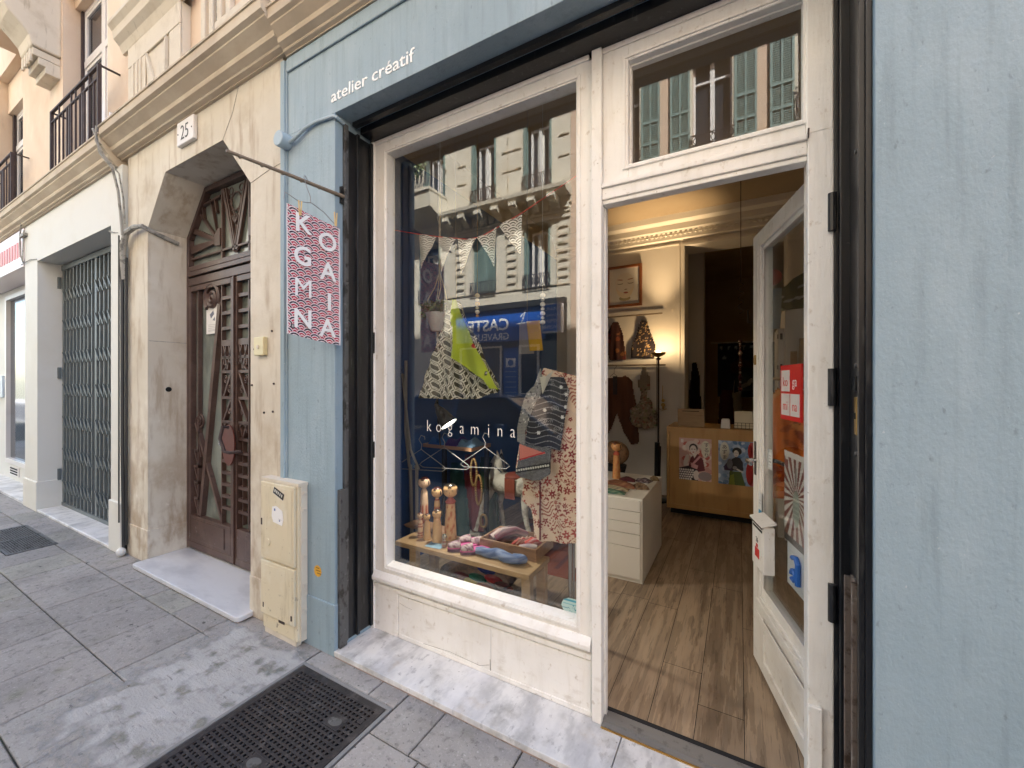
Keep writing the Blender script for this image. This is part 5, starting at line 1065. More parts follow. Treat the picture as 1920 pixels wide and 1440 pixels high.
bl_=[(.13,.19,.36),(.08,.13,.27),(.2,.27,.45),(.25,.32,.48)]
roll([(-1.53,.452,.447)]+[(-1.53+.036*k,.452+.004*k+.004*math.sin(k*2),.447+.003*math.sin(k*1.7)) for k in range(1,6)]+[(-1.31,.45,.45),(-1.26,.44,.452),(-1.21,.445,.455),(-1.19,.475,.452),(-1.22,.50,.45),(-1.27,.49,.447)],.032,bl_,'twisted blue mottled scarf lying on the bench front',name='twisted_scarf',cat='scarf',jit=.5,n=14)
# ---- basket of slippers below
t=thing('slipper_basket','dark round wicker basket on the floor under the bench','basket',(-1.66,.62,FZ))
m=MB(); m.lathe((-1.66,.66,FZ),[(.16,0),(.24,.08),(.27,.13),(.275,.135),(.25,.12),(.22,.07),(.001,.02)],26,sq=(1.1,.8)); m.build('basket_bowl',mat('dark_wicker',(.06,.025,.012),.7,layers=[((.02,.008,.005),50,.45,.6,.8)],bump=(100,.6,.006)),t,smooth=True)
for k,(x,y,z,c1,lab) in enumerate([(-1.62,.60,.18,(.0,.13,.09),'green slipper in the basket under the bench'),(-1.64,.57,.155,(.45,.42,.02),'yellow slipper below the green one in the basket'),(-1.75,.60,.16,(.14,.01,.015),'dark red slipper on the left of the basket'),(-1.50,.62,.19,(.35,.01,.01),'bright red fabric shoe in the basket'),(-1.53,.56,.15,(.35,.09,.02),'orange slipper at the basket front'),(-1.60,.68,.21,(.01,.03,.3),'blue slipper at the back of the basket'),(-1.42,.62,.16,(.10,.01,.01),'dark maroon slipper by the bench leg')]):
    m=MB(); m.col=c1; m.ball((x,y,z),.06,14,8,(1.15,.6,.42)); o=m.build('cloth_slipper',M['fabric'],kind='thing',label=lab,cat='slipper',group='coloured slippers in the floor basket',smooth=True,colors=True,origin=(x,y,z)); o.rotation_euler=(0,.3,.4)
# ---- bunting
m=MB(); sp=[(-2.16,.3,2.655),(-1.9,.3,2.575),(-1.7,.3,2.52),(-1.5,.3,2.472),(-1.40,.3,2.468),(-1.27,.3,2.505),(-1.10,.3,2.56),(-.9,.3,2.64),(-.7,.3,2.72)]
m.tube(sp,.003,5); m.build('bunting_string',M['red'],kind='thing',label='thin red string carrying the wave pattern bunting',cat='string',origin=(-1.5,.3,2.5))
def flag(pts,label):
    xs=[p[0] for p in pts]; zs=[p[1] for p in pts]; x0,z0=min(xs),min(zs)
    def p(c):
        d=seigaiha(c.x,c.y,.046); c.c[...]=(.012,.012,.012); c.m((np.mod(d*3.1,1)>.40),(.88,.87,.84))
    cloth('bunting_flag',(x0,.297,z0),(1,0,0),(0,0,1),max(xs)-x0,max(zs)-z0,.0022,p,M['fabric'],shape=[(a-x0,b-z0) for a,b in pts],defo=lambda u,v:.010*np.sin(u*40+x0*30),kind='thing',label=label,cat='bunting flag',group='wave pattern bunting flags in the window',origin=(x0,.297,z0))
flag([(-1.895,2.572),(-1.75,2.535),(-1.872,2.330)],'leftmost wave pattern bunting flag hanging over the navy wall')
flag([(-1.735,2.53),(-1.59,2.492),(-1.705,2.285)],'wave pattern bunting flag directly above the hanging plant rope')
flag([(-1.570,2.487),(-1.425,2.462),(-1.551,2.258)],'middle wave pattern bunting flag above the green wrapped cloth')
flag([(-1.415,2.466),(-1.275,2.505),(-1.296,2.267)],'wave pattern bunting flag just right of the black clip')
flag([(-1.26,2.51),(-1.105,2.558),(-1.118,2.312)],'rightmost and highest wave pattern bunting flag')
# ---- furoshiki cloth bag
t=thing('wrapping_cloth','hanging chain pattern cloth folded with a lime green corner','cloth',(-1.58,.3,2.1))
fo=[(-1.60,2.098),(-1.564,2.091),(-1.256,1.526),(-1.28,1.505),(-1.323,1.502),(-1.401,1.468),(-1.65,1.459),(-1.9,1.463),(-1.818,1.647),(-1.727,1.848),(-1.65,2.034)]
def chain(c):
    c.c[...]=(.04,.036,.014); W=.088; H=.120; x0=c.x+.45*c.y
    for s_ in range(2):
        xx=c.x*.92+c.y*.30*0; 
        for off in range(2):
            ix=np.floor(xx/W); X=(xx/W-ix-.5)*W; Yy=c.y+off*H/2+ (np.mod(ix,2)*H/4); iy=np.floor(Yy/H); Y_=(Yy/H-iy-.5)*H
            X2=X+Y_*.35; d=np.maximum(np.abs(X2)/.036,np.maximum(np.abs(X2)*.5/.036+np.abs(Y_)*.87/.046,0))
            c.m((d<1.05)&(d>.62),(.66,.64,.52)); c.m((d<.90)&(d>.76),(.045,.04,.018))
xs0,zs0=-1.9,1.459
cloth('cloth_body',(xs0,.30,zs0),(1,0,0),(0,0,1),.65,.65,.0035,chain,M['fabric'],parent=t,shape=[(a-xs0,b-zs0) for a,b in fo],defo=lambda u,v:.022*np.sin(u*30-v*9)*(1-v/.75)+.006*np.sin(u*70+v*20))
gr=[(-1.60,2.099),(-1.564,2.093),(-1.254,1.527),(-1.299,1.532),(-1.342,1.591),(-1.461,1.642),(-1.585,1.725),(-1.574,1.797),(-1.601,1.97)]
def lime(c):
    c.c[...]=(.37,.46,.025); c.ell(.20,.265,.022,.016,(.45,.03,.02)); c.ell(.215,.27,.010,.010,(.7,.6,.5)); c.rect(.265,.085,.285,.11,(.02,.02,.02)); c.rect(.270,.092,.281,.104,(.4,.4,.4))
cloth('green_corner',(-1.601,.258,1.526),(1,0,0),(0,0,1),.35,.575,.005,lime,M['fabric'],parent=t,shape=[(a+1.601,b-1.526) for a,b in gr],defo=lambda u,v:.016*np.sin(u*30+v*8)+.005*np.sin(v*30))
MB().tube([(-1.58,.3,2.09),(-1.585,.3,2.4),(-1.6,.3,3.7)],.0012,4).build('nylon_line',M['wire'],t)
# clear lines for hangings, hook
MB().tube([(-1.727,.3,2.535),(-1.71,.3,2.57),(-1.738,.3,2.655),(-1.715,.3,2.67),(-1.69,.3,2.655),(-1.69,.3,2.62)],.0035,6).build('wire_hook',M['wire'],kind='thing',label='white wire hook at the start of the bunting',cat='hook',origin=(-1.7,.3,2.6),smooth=True)
# ---- kimono on a stand
t=thing('kimono_stand','red and cream flowered kimono with black patterned sash on a steel stand','kimono',(-.9,.45,FZ))
def kim(c):
    c.c[...]=(.72,.57,.43); r=np.random.default_rng(21); X,Y=c.x,c.y
    wv=np.sin((Y+.02*np.sin(X*38)+.012*np.sin(X*90+Y*30))*260); c.m((wv>.35)&(np.sin(X*20+Y*13)>-.3),(.30,.05,.035))
    for k in range(210):
        cx,cy,rr=r.random()*.53,r.random()*1.05,.010+r.random()*.020; dx,dy=X-cx,Y-cy; a=np.arctan2(dy,dx); d=np.hypot(dx,dy)
        c.m(d<rr*1.2,(.72,.57,.43)); c.m(d<rr*(.72+.28*np.cos(a*(5+k%3)+k)),[(.24,.012,.012),(.36,.04,.03),(.24,.012,.012)][k%3]); c.m(d<rr*.2,(.6,.45,.35))
kp=[(-1.02,1.655),(-.80,1.60),(-.71,1.56),(-.71,.645),(-.825,.640),(-1.035,.618),(-1.088,.631),(-1.1,.74),(-1.113,.783),(-1.172,.841),(-1.165,.933),(-1.17,1.008),(-1.225,1.032),(-1.189,1.195),(-1.173,1.296),(-1.132,1.457),(-1.111,1.507),(-1.061,1.57)]
kx,kz=-1.225,.618
cloth('kimono_body',(kx,.46,kz),(1,0,0),(0,0,1),.605,1.04,.004,kim,M['fabric'],parent=t,shape=[(a-kx,b-kz) for a,b in kp],defo=lambda u,v:.012*np.sin(u*42)*(1.1-v)+.05*np.cos((u-.3)*4),solid=.02)
def blk(c):
    c.c[...]=(.028,.028,.034); X,Y=c.x,c.y; r=np.random.default_rng(4)
    for k in range(26):
        cx,cy=r.random()*.32,.06+r.random()*.5
        d=np.hypot((X-cx)/1.8,Y-cy); c.m((np.mod(d*150,1)<.28)&(d<.020)&(Y>cy-.006*(k%3)),(.35,.35,.36))
    wv=np.sin((Y+.012*np.sin(X*30))*190); c.m((wv>.93),(.35,.35,.36))
    for k in range(13):
        cx,cy=.03+r.random()*.26,.06+r.random()*.5; dx,dy=X-cx,Y-cy; a=np.arctan2(dy,dx); d=np.hypot(dx,dy); c.m(d<.012*(.6+.4*np.abs(np.cos(a*3))),(.72,.72,.70))
bp=[(-1.03,1.50),(-.98,1.60),(-.88,1.60),(-.845,1.52),(-.90,1.2),(-.905,1.175),(-1.13,1.19),(-1.11,1.35),(-1.06,1.46)]
cloth('black_sash',(-1.13,.385,1.17),(1,0,0),(0,0,1),.30,.46,.003,blk,M['fabric'],parent=t,shape=[(a+1.13,b-1.17) for a,b in bp],defo=lambda u,v:.006*np.sin(u*30),solid=.006)
def col2(c):
    c.c[...]=(.45,.45,.43); X,Y=c.x,c.y; c.m((np.mod(X*110,1)<.5)^(np.mod(Y*110,1)<.5),(.04,.04,.045)); r=np.random.default_rng(6)
    for k in range(40): c.ell(r.random()*.15,.12+r.random()*.3,.010,.004,(.02,.02,.025),r.random()*180)
    for k in range(30): c.ell(r.random()*.15,.12+r.random()*.3,.008,.004,(.62,.6,.55),r.random()*180)
cloth('patterned_collar',(-1.178,.372,1.19),(1,0,0),(0,0,1),.17,.47,.003,col2,M['fabric'],parent=t,shape=[(0,.02),(.0,.10),(.022,.2),(.045,.27),(.065,.315),(.115,.36),(.158,.465),(.165,.40),(.16,.32),(.12,.25),(.085,.17),(.055,.08),(.055,.0)],solid=.006)
m=MB(); m.col=(.62,.60,.50); m.add([(-1.022,.365,1.60),(-.935,.365,1.638),(-1.005,.365,1.50),(-.975,.35,1.605)],[(0,3,1,2)]); m.build('collar_lining',M['fabric'],t,colors=True,solid=.004)
def obi(c):
    X,Y=c.x,c.y; c.c[...]=(.05,.05,.055); c.m(np.mod((X+Y*.3)*190,1)<.5,(.35,.35,.35)); c.m((np.mod((Y-X*.25)*190,1)<.45),(.06,.06,.06)); c.poly([(.03,.12),(.03,.21),(.21,.17)],(.66,.22,.16)); c.line((.03,.115),(.20,.175),.008,(.5,.02,.02))
    c.line((0,.045),(.235,.105),.030,(.02,.02,.02))
    for k in range(14): c.ell(.01+k*.0165,.048+k*.0042,.0065,.007,(.66,.66,.6))
op=[(.0,.03),(.04,.01),(.12,-.0),(.17,.01),(.235,.055),(.24,.20),(.03,.215),(.02,.10)]
cloth('obi_belt',(-1.19,.36,.985),(1,0,0),(0,0,1),.245,.215,.0028,obi,M['fabric'],parent=t,shape=op,defo=lambda u,v:-.01*np.cos(u*9),solid=.01)
m=MB(); m.box(-1.037,-1.029,.388,.394,.63,.98); m.build('kimono_seam',mat('dark_red_seam',(.14,.01,.012),.9),t)
m=MB(); m.tube([(-.885,.50,FZ),(-.885,.50,1.5)],.013,10); m.tube([(-.865,.51,FZ),(-.865,.51,.9)],.007,8); m.tube([(-1.1,.50,1.5),(-.72,.5,1.5)],.01,8); m.build('stand_pole',M['chrome'],t,smooth=True)
m=MB(); m.lathe((-.885,.50,FZ),[(.14,0),(.14,.01),(.02,.02)],20); m.build('stand_base',M['chrome'],t)
# ---- hanging plant
t=thing('hanging_plant','leafy plant in a white pot hung in a rope holder behind the glass','plant',(-1.985,.6,1.97))
m=MB(); m.lathe((-1.985,.6,1.955),[(.05,0),(.085,.12),(.09,.135),(.08,.13),(.001,.12)],20); m.build('plant_pot',M['pot'],t,smooth=True)
m=MB()
for s_ in (-1,1):
    for q in (-1,1): m.tube([(-1.965,.6,2.40),(-1.965+s_*.03,.6+q*.02,2.28),(-1.985+s_*.05,.6+q*.05,2.19),(-1.985+s_*.088,.6+q*.02,2.08),(-1.985+s_*.03,.6+q*.03,1.99),(-1.985,.6,1.94)],.004,5)
m.tube([(-1.965,.6,2.39),(-1.965,.6,2.52),(-1.96,.6,3.76)],.007,6); m.tube([(-1.985,.6,1.95),(-1.985,.6,1.88)],.008,6); m.build('rope_holder',M['rope'],t)
def leaves(m,c,rad,n,size,seed,sq=(1,1,1)):
    r=np.random.default_rng(seed)
    for k in range(n):
        d=r.normal(size=3); d/=np.linalg.norm(d); q=r.random()**.5; p=np.array(c)+d*q*rad*np.array(sq); a=r.normal(size=3); a/=np.linalg.norm(a); b=np.cross(a,d); b/=(np.linalg.norm(b)+1e-6); s=size*(.6+.8*r.random())
        m.add([tuple(p-a*s),tuple(p+b*s*.4),tuple(p+a*s),tuple(p-b*s*.4)],[(0,1,2,3)])
m=MB(); leaves(m,(-1.975,.6,2.13),.15,420,.025,3,(1,.7,.42)); leaves(m,(-2.07,.58,2.10),.08,90,.022,5,(1,.7,.8)); m.build('foliage',M['leaf'],t)
# ---- clothes rack with wire hangers
m=MB(); m.tube([(-2.40,.7,1.75),(-2.42,.72,1.15),(-2.40,.74,.87)],.012,8); m.tube([(-2.40,.75,.88),(-2.42,.8,.06)],.014,8); m.tube([(-2.44,.7,1.64),(-2.35,.7,1.02),(-2.26,.7,.87)],.010,8); m.ball((-2.30,.72,.88),.02,10,6); m.tube([(-2.30,.72,.88),(-2.31,.73,.06)],.013,8)
m.build('garment_rack',M['wire'],kind='thing',label='thin steel rack pole with a clamp before the navy wall',cat='rack',origin=(-2.4,.7,.06),smooth=True)
def hanger(x,y,z,W,label,rz=.25):
    m=MB(); c,s=math.cos(rz),math.sin(rz)
    P=lambda a,b:(x+a*c,y+a*s,z+b)
    m.tube([P(0,0),P(-W,-.13),P(-W-.02,-.15),P(-W+.01,-.17),P(W-.01,-.17),P(W+.02,-.15),P(W,-.13)],.003,6,True); m.tube([P(0,0),P(.005,.04),P(-.02,.08),P(.0,.115),P(.03,.105),P(.035,.08)],.003,6)
    return m.build('wire_hanger',M['wire'],kind='thing',label=label,cat='hanger',group='bare wire hangers behind the glass',origin=(x,y,z),smooth=True)
hanger(-2.28,.75,1.02,.2,'bare wire hanger closest to the rack clamp'); hanger(-2.08,.8,1.045,.2,'bare wire hanger in the middle under the window lettering'); hanger(-1.82,1.0,1.04,.19,'bare wire hanger farthest from the rack pole',.3)
# ---- small lamp with grey conical shade
t=thing('cone_lamp','grey conical metal lamp with its bright opening behind the window lettering','lamp',(-1.93,.6,1.4))
ax=Vector((.60,.117,-.80)).normalized(); a0=Vector((-1.892,.62,1.258))-ax*.186
def cone(m,p0,ax,prof,n=20):
    a=ax.cross(Vector((0,0,1))).normalized(); b=a.cross(ax); vs=[]
    for r,d in prof:
        for k in range(n): t_=2*PI*k/n; vs.append(p0+ax*d+(a*math.cos(t_)+b*math.sin(t_))*r)
    m.add(vs,[(i*n+k,i*n+(k+1)%n,(i+1)*n+(k+1)%n,(i+1)*n+k) for i in range(len(prof)-1) for k in range(n)])
m=MB(); cone(m,a0,ax,[(.012,0),(.02,.03),(.035,.06),(.070,.19),(.068,.19),(.033,.062)]); m.build('lamp_shade',M['galv'],t,smooth=True)
m=MB(); cone(m,a0,ax,[(.060,.184),(.001,.186)]); m.build('lamp_opening',mat('lit_lamp_glass',(1,.95,.85),.5,emit=((1,.95,.82),4.5)),t)
q_=bpy.data.lights.new('cone_light','SPOT'); q_.energy=6; q_.spot_size=R(135); q_.color=(1,.9,.75); q_.shadow_soft_size=.04
q2=bpy.data.objects.new('cone_light',q_); COL.objects.link(q2); q2.parent=t; q2.location=a0+ax*.2-Vector((-1.93,.6,1.4)); q2.rotation_euler=ax.to_track_quat('-Z','Y').to_euler()
m=MB(); m.tube([tuple(a0),(-2.06,.69,1.44),(-2.1,.75,1.25),(-2.12,.8,1.06)],.008,6); m.build('lamp_arm',M['black'],t,smooth=True)
t=thing('stacked_shelf','low shelf stacked with blue and brown folded goods against the navy wall','shelf',(-2.1,1.1,FZ))
m=MB(); m.box(-2.44,-1.92,.95,1.25,1.0,1.03); m.build('shelf_board',M['boxwood'],t)
m=MB(); m.box(-2.43,-2.40,1.2,1.24,FZ,1.0); m.box(-1.96,-1.93,1.2,1.24,FZ,1.0); m.each('shelf_leg',M['dark'],t)
for k,(x,y,z,c1,lab) in enumerate([(-2.3,1.05,1.03,(.02,.09,.30),'folded bright blue cloth at the shelf end'),(-2.12,1.05,1.03,(.05,.02,.12),'folded purple cloth on the low shelf'),(-1.99,1.05,1.03,(.09,.16,.24),'folded pale blue cloth at the near shelf end')]): pouch(x,y,z,.16,.2,.07,0,c1,lab,cat='cloth',name='folded_cloth',group='folded cloths on the low shelf')
for k,(x,y,z,c1,lab) in enumerate([(-2.18,1.3,.50,(.10,.01,.015),'dark red dress hanging low before the navy wall'),(-2.3,1.25,.42,(.01,.05,.05),'dark teal dress hanging low before the navy wall'),(-2.04,1.35,.48,(.015,.04,.015),'dark green dress hanging low by the horse')]):
    wallcloth('hanging_dress',[(x-.03,z+.40),(x+.03,z+.40),(x+.06,z+.3),(x+.15,z-.3),(x-.15,z-.3),(x-.06,z+.3)],y,(lambda cc:(lambda c:c.c.__setitem__(Ellipsis,cc)))(c1),lab,'dress',fold=.03,solid=.02,group='dark dresses by the navy wall')
# gold bead necklaces
def neck(x,y,z,L,label):
    m=MB(); n=34
    for k in range(n): a=2*PI*k/n; m.ball((x+.03*math.sin(a),y,z-L/2+L/2*math.cos(a)),.011,7,5)
    return m.build('bead_necklace',M['darkgold'],kind='thing',label=label,cat='necklace',group='golden bead necklaces in the window',origin=(x,y,z),smooth=True)
neck(-1.93,1.0,.93,.22,'upper golden bead necklace behind the dolls'); neck(-1.88,1.0,.80,.24,'lower golden bead necklace beside the thick doll'); neck(-1.80,.95,.50,.10,'short golden bead necklace above the bench')
# ---- rocking horse
H_=thing('rocking_horse','worn grey white painted wooden horse on rockers beside the kimono','rocking horse',(-1.9,1.4,FZ))
hm=mat('flaking_white_paint',(.44,.43,.38),.7,layers=[((.16,.15,.13),11,.48,.66,.85)],bump=(60,.4,.003)); y=1.4
m=MB(); m.tube([(-2.0,y,.60),(-1.96,y,.64),(-1.86,y,.655),(-1.74,y,.645),(-1.64,y,.65),(-1.58,y,.63),(-1.55,y,.57)],[.05,.085,.10,.095,.10,.085,.04],14)
m.tube([(-1.95,y,.64),(-1.955,y,.72),(-1.945,y,.80),(-1.93,y,.86),(-1.915,y,.89)],[.085,.068,.055,.048,.03],12)
m.tube([(-1.905,y,.885),(-1.94,y,.86),(-1.98,y,.81),(-2.02,y,.765),(-2.045,y,.745)],[.03,.048,.042,.032,.022],12)
for sy in (-.03,.03): m.tube([(-1.915,y+sy,.88),(-1.925,y+sy*1.2,.95)],[.018,.004],6)
m.build('horse_body',hm,H_,smooth=True)
for (hx_,sy,kn,ft) in ((-1.98,-.06,(-2.05,.45),(-2.105,.235)),(-1.93,.06,(-1.96,.44),(-1.93,.235)),(-1.62,-.06,(-1.62,.44),(-1.56,.235)),(-1.60,.06,(-1.55,.44),(-1.50,.235))):
    m=MB(); m.tube([(hx_,y+sy*.6,.62),((hx_+kn[0])/2,y+sy,.53),(kn[0],y+sy*1.2,kn[1]),((kn[0]+ft[0])/2,y+sy*1.4,.33),(ft[0],y+sy*1.5,.25),(ft[0]-.015,y+sy*1.5,.215)],[.05,.042,.028,.022,.022,.032],10); m.build('leg',hm,H_,smooth=True)
m=MB()
for sy in (-.10,.10): m.tube([(-2.28,y+sy,.22),(-2.1,y+sy,.155),(-1.85,y+sy,.125),(-1.6,y+sy,.15),(-1.4,y+sy,.22)],.018,8)
for x in (-2.1,-1.85,-1.55): m.box(x-.03,x+.03,y-.12,y+.12,.165,.185)
m.build('rocker',hm,H_,smooth=True)
m=MB(); m.ball((-1.76,y,.73),.085,14,8,(1.1,1.15,.42)); m.box(-1.80,-1.70,y-.115,y-.105,.55,.73); m.build('saddle',mat('rust_red_saddle',(.16,.035,.018),.7),H_,smooth=True)
m=MB(); m.tube([(-2.005,y-.035,.755),(-1.985,y-.04,.80),(-1.93,y-.05,.80),(-1.87,y-.05,.76)],.006,6); m.tube([(-1.985,y-.042,.80),(-1.95,y-.03,.88)],.006,6); m.tube([(-1.985,y,.84),(-1.90,y,.90),(-1.87,y,.84),(-1.86,y,.74)],[.015,.022,.02,.012],8); m.ball((-1.985,y-.038,.83),.007,6,4); m.build('bridle',M['dark'],H_)
cloth('floor_rug',(-2.05,1.15,FZ+.006),(1,0,0),(0,1,0),1.0,1.1,.02,lambda c:(c.c.__setitem__(Ellipsis,(.20,.045,.018)),[c.rect(.08+k*.16,.1,.14+k*.16,1.0,(.10,.02,.02)) for k in range(6)]),M['fabric'],kind='thing',origin=(-1.5,1.6,FZ),label='rust red striped rug under the rocking horse',cat='rug',solid=.01)
# ---- yellow pocket bag hanging at the back of the window, gold charms
t=thing('yellow_pouch','clear pouch with a yellow panel hanging in the window','pouch',(-1.4,1.0,1.9))
cloth('pouch_back',(-1.50,1.0,1.79),(1,0,0),(0,0,1),.13,.24,.01,lambda c:(c.c.__setitem__(Ellipsis,(.25,.25,.27))),M['fabric'],parent=t); cloth('pouch_panel',(-1.40,.98,1.81),(1,0,0),(-.12,0,1),.11,.23,.01,lambda c:(c.c.__setitem__(Ellipsis,(.58,.36,.02))),M['fabric'],parent=t,solid=.01)
MB().tube([(-1.43,1.0,2.03),(-1.43,1.0,3.76)],.002,4).build('pouch_line',M['wire'],t)
def charm(x,z0,n,label,cols):
    m=MB(); 
    for k in range(n): m.col=cols[k%len(cols)]; m.ball((x,.5,z0-.028*k),.013 if k%2 else .018,9,6,(1,1,.8))
    m.tube([(x,.5,z0),(x,.5,3.76)],.001,4)
    return m.build('bead_charm',M['gloss'],kind='thing',label=label,cat='charm',group='bead charms on clear lines in the window',origin=(x,.5,z0),colors=True,smooth=True)
charm(-1.556,2.16,6,'gold and white bead charm above the lime green cloth',[(.7,.65,.5),(.75,.73,.7),(.5,.3,.1)]); charm(-1.067,2.11,7,'white bead charm above the kimono collar',[(.75,.75,.75),(.6,.62,.65)])
# ================================================================ BANNER ON ITS BAMBOO POLE
t=thing('bamboo_pole','bamboo pole sticking out over the pavement from a bracket on the blue pilaster','pole',(-2.02,-.22,2.65))
m=MB(); m.tube([(-2.005,-.20,2.647),(-2.05,-.50,2.652),(-2.10,-.79,2.655)],[.011,.0095,.008],10)
for k in range(6): f=.1+.16*k; m.tube([(-2.005-.095*f,-.20-.59*f,2.648+.006*f),(-2.005-.095*f-.0015,-.20-.59*f-.008,2.648)],.0125-.003*f,10)
m.build('pole_rod',M['bamboo'],t,smooth=True)
m=MB(); m.box(-2.018,-2.008,-.235,-.205,2.605,2.70); 
for z in (2.615,2.69): m.tube([(-2.008,-.22+.012*math.cos(a),z+.014*math.sin(a)) for a in np.linspace(0,2*PI,12,endpoint=False)],.003,5,True)
m.build('pole_bracket',M['black'],t)
m=MB(); hy=-.43; m.tube([(-2.0,hy,2.525),(-2.0,hy,2.56),(-2.0,hy-.02,2.60),(-2.01,hy-.03,2.66),(-2.03,hy-.01,2.675),(-2.04,hy+.01,2.665)],.002,6)
m.tube([(-1.99,hy,2.525),(-1.99,-.50,2.505),(-1.992,-.575,2.525),(-1.992,-.58,2.49)],.002,6); m.tube([(-1.99,hy,2.525),(-1.985,-.36,2.50),(-1.982,-.27,2.44),(-1.98,-.262,2.42)],.002,6); m.build('banner_hanger',M['wire'],kind='thing',label='thin wire hanger hooking the wave pattern banner on the bamboo pole',cat='hanger',origin=(-2,-.43,2.55),smooth=True)
def ban(c):
    d=seigaiha(c.x,c.y,.040); k=d*3.2
    c.c[...]=(.82,.76,.76); c.m(np.mod(k,1)<.62,(.46,.01,.05)); c.m((k>2.0)&(k<2.6),(.02,.006,.03)); c.m((k>3.2),(.30,.004,.02)); c.m(k<.45,(.42,.02,.05))
    c.m((c.x<.006)|(c.x>.292),(.74,.70,.70)); c.rect(.018,.032,.04,.055,(.02,.02,.04)); c.rect(.024,.038,.034,.05,(.4,.4,.4))
b0=Vector((-1.995,-.566,1.815)); b1=Vector((-1.973,-.268,1.776)); bu=(b1-b0)
t=thing('shop_banner','hanging red wave pattern cloth banner with white capital letters','banner',(-1.985,-.42,2.45))
cloth('banner_cloth',b0,bu,(0,0,1),bu.length,.659,.0019,ban,M['fabric'],parent=t,defo=lambda u,v:.007*np.sin(u*23+1)*(1.1-v/.7)+.002*np.sin(v*30+u*20))
Rb=Matrix.Rotation(math.atan2(bu.y,bu.x),3,'Z')
def bl(ch,u,v):
    p=b0+bu.normalized()*u+Vector((0,0,v)); nrm=Vector((bu.y,-bu.x,0)).normalized(); p=p+nrm*.0085
    text('banner_letter',ch,.135,p,M['letter'],t,rot=(R(90),0,math.atan2(bu.y,bu.x)),align='CENTER',off=(.0 if ch=='M' else .0024),ext=.001)
for ch,u,v in (('K',.082,.545),('G',.082,.375),('M',.085,.21),('N',.083,.05),('O',.222,.505),('A',.225,.345),('I',.232,.18),('A',.222,.035)): bl(ch,u,v)
for u,v in ((.065,.645),(.268,.655)):
    p=b0+bu.normalized()*u; m=MB()
    for s_ in (-1,1): m.bar((0,0),(0,0),.001,0,0) if False else m.tube([(p.x+.012,p.y+s_*.003,1.815+v-.03),(p.x+.012,p.y+s_*.008,1.815+v+.045)],.0038,5)
    m.build('clothes_peg',M['peg'],kind='thing',label='wooden peg at the %s corner of the banner'%('street side' if u<.2 else 'wall side'),cat='clothes peg',group='wooden pegs holding the banner',origin=(p.x,p.y,2.46))
# ================================================================ ACROSS THE STREET (seen in the panes)
YO=-9.0
O1=thing('cream_apartment_block','sunlit cream apartment block with corbelled cornice and arched engraver shopfront','building',(-7,YO,0))
ops=[(-5.66,-4.82,4.42,6.35),(-7.60,-6.68,4.42,6.30),(-5.69,-4.78,7.40,9.50),(-7.60,-6.68,7.40,9.50),(-9.6,-8.7,7.6,9.6),(-5.69,-4.78,10.9,12.9),(-7.60,-6.68,10.9,12.9),(-9.6,-8.7,10.9,12.9),(-9.8,-8.9,4.42,6.3),(-8.2,-4.5,.0,3.92),(-14.2,-13.2,4.4,6.4),(-12,-11,4.4,6.4),(-14.2,-13.2,7.5,9.5),(-12,-11,7.5,9.5)]
m=MB(); walls(m,-22,-4.20,0,16,YO-.35,YO,ops); m.build('block_wall',M['ocream'],O1)
def owin(x0,x1,z0,z1,par,shut=False):
    if shut:
        m=MB()
        for a,b in ((x0+.02,(x0+x1)/2-.01),((x0+x1)/2+.01,x1-.02)):
            frame(m,a,b,z0,z1,.05,YO-.14,YO-.10)
            for k in range(int((z1-z0)/.07)): m.box(a+.05,b-.05,YO-.13,YO-.115,z0+.03+k*.07,z0+.08+k*.07)
        m.box(x0,x1,YO-.30,YO-.15,z0,z1); m.build('shutter',M['shutter'],par); return
    m=MB(); frame(m,x0+.14,x1-.14,z0,z1-.25,.06,YO-.28,YO-.22); xm=(x0+x1)/2; m.box(xm-.04,xm+.04,YO-.28,YO-.21,z0,z1-.25); o=m.build('window',M['pvc'],par)
    MB().box(x0,x1,YO-.30,YO-.29,z0,z1).build('pane',M['darkglass'],o)
    MB().box(xm-.12,xm+.10,YO-.288,YO-.284,z0,z1-.3).build('curtain',M['lacq'],o)
    m=MB()
    for a,b in ((x0,x0+.05),(x1-.05,x1)):
        m.box(a,b,YO-.2,YO+.04,z0,z1)
    m.build('shutter',M['shutter'],par)
def orail(x0,x1,z0,z1,yf,par):
    m=MB(); m.box(x0,x1,yf,yf+.02,z1-.025,z1); m.box(x0,x1,yf,yf+.02,z0,z0+.02)
    n=int((x1-x0)/.17)
    for k in range(n):
        cx=x0+(x1-x0)*(k+.5)/n; m.tube([(cx+.07*math.cos(a),yf+.01,(z0+z1)/2+(z1-z0)*.4*math.sin(a)) for a in np.linspace(0,2*PI,10,endpoint=False)],.012,4,True); m.tube([(cx+.02,yf+.01,z0+.05),(cx-.03,yf+.01,(z0+z1)/2),(cx+.03,yf+.01,z1-.05)],.01,4)
        m.box(cx-.092,cx-.078,yf,yf+.02,z0,z1)
    return m.build('window_railing',M['rail'],par)
for i,(a,b,c,d) in enumerate(ops[:9]):
    owin(a,b,c,d,O1,shut=(i==1)); 
    if i not in (4,): orail(a-.04,b+.04,c-.02,c+.38,YO+.06,O1)
m=MB()
for (a,b,c,d) in ops[10:]: m.box(a,b,YO-.3,YO-.29,c,d)
m.each('dark_window',M['darkglass'],O1)
m=MB().prism([(YO,6.72),(YO+.04,6.72),(YO+.05,6.905),(YO+.44,6.91),(YO+.52,7.0),(YO+.54,7.10),(YO,7.14)],-8.6,-4.15,'x'); m.box(-8.6,-4.2,YO,YO+.05,6.32,6.40); m.box(-8.6,-4.2,YO,YO+.06,6.48,6.54); m.build('cornice',M['ocream'],O1)
m=MB(); x=-8.45
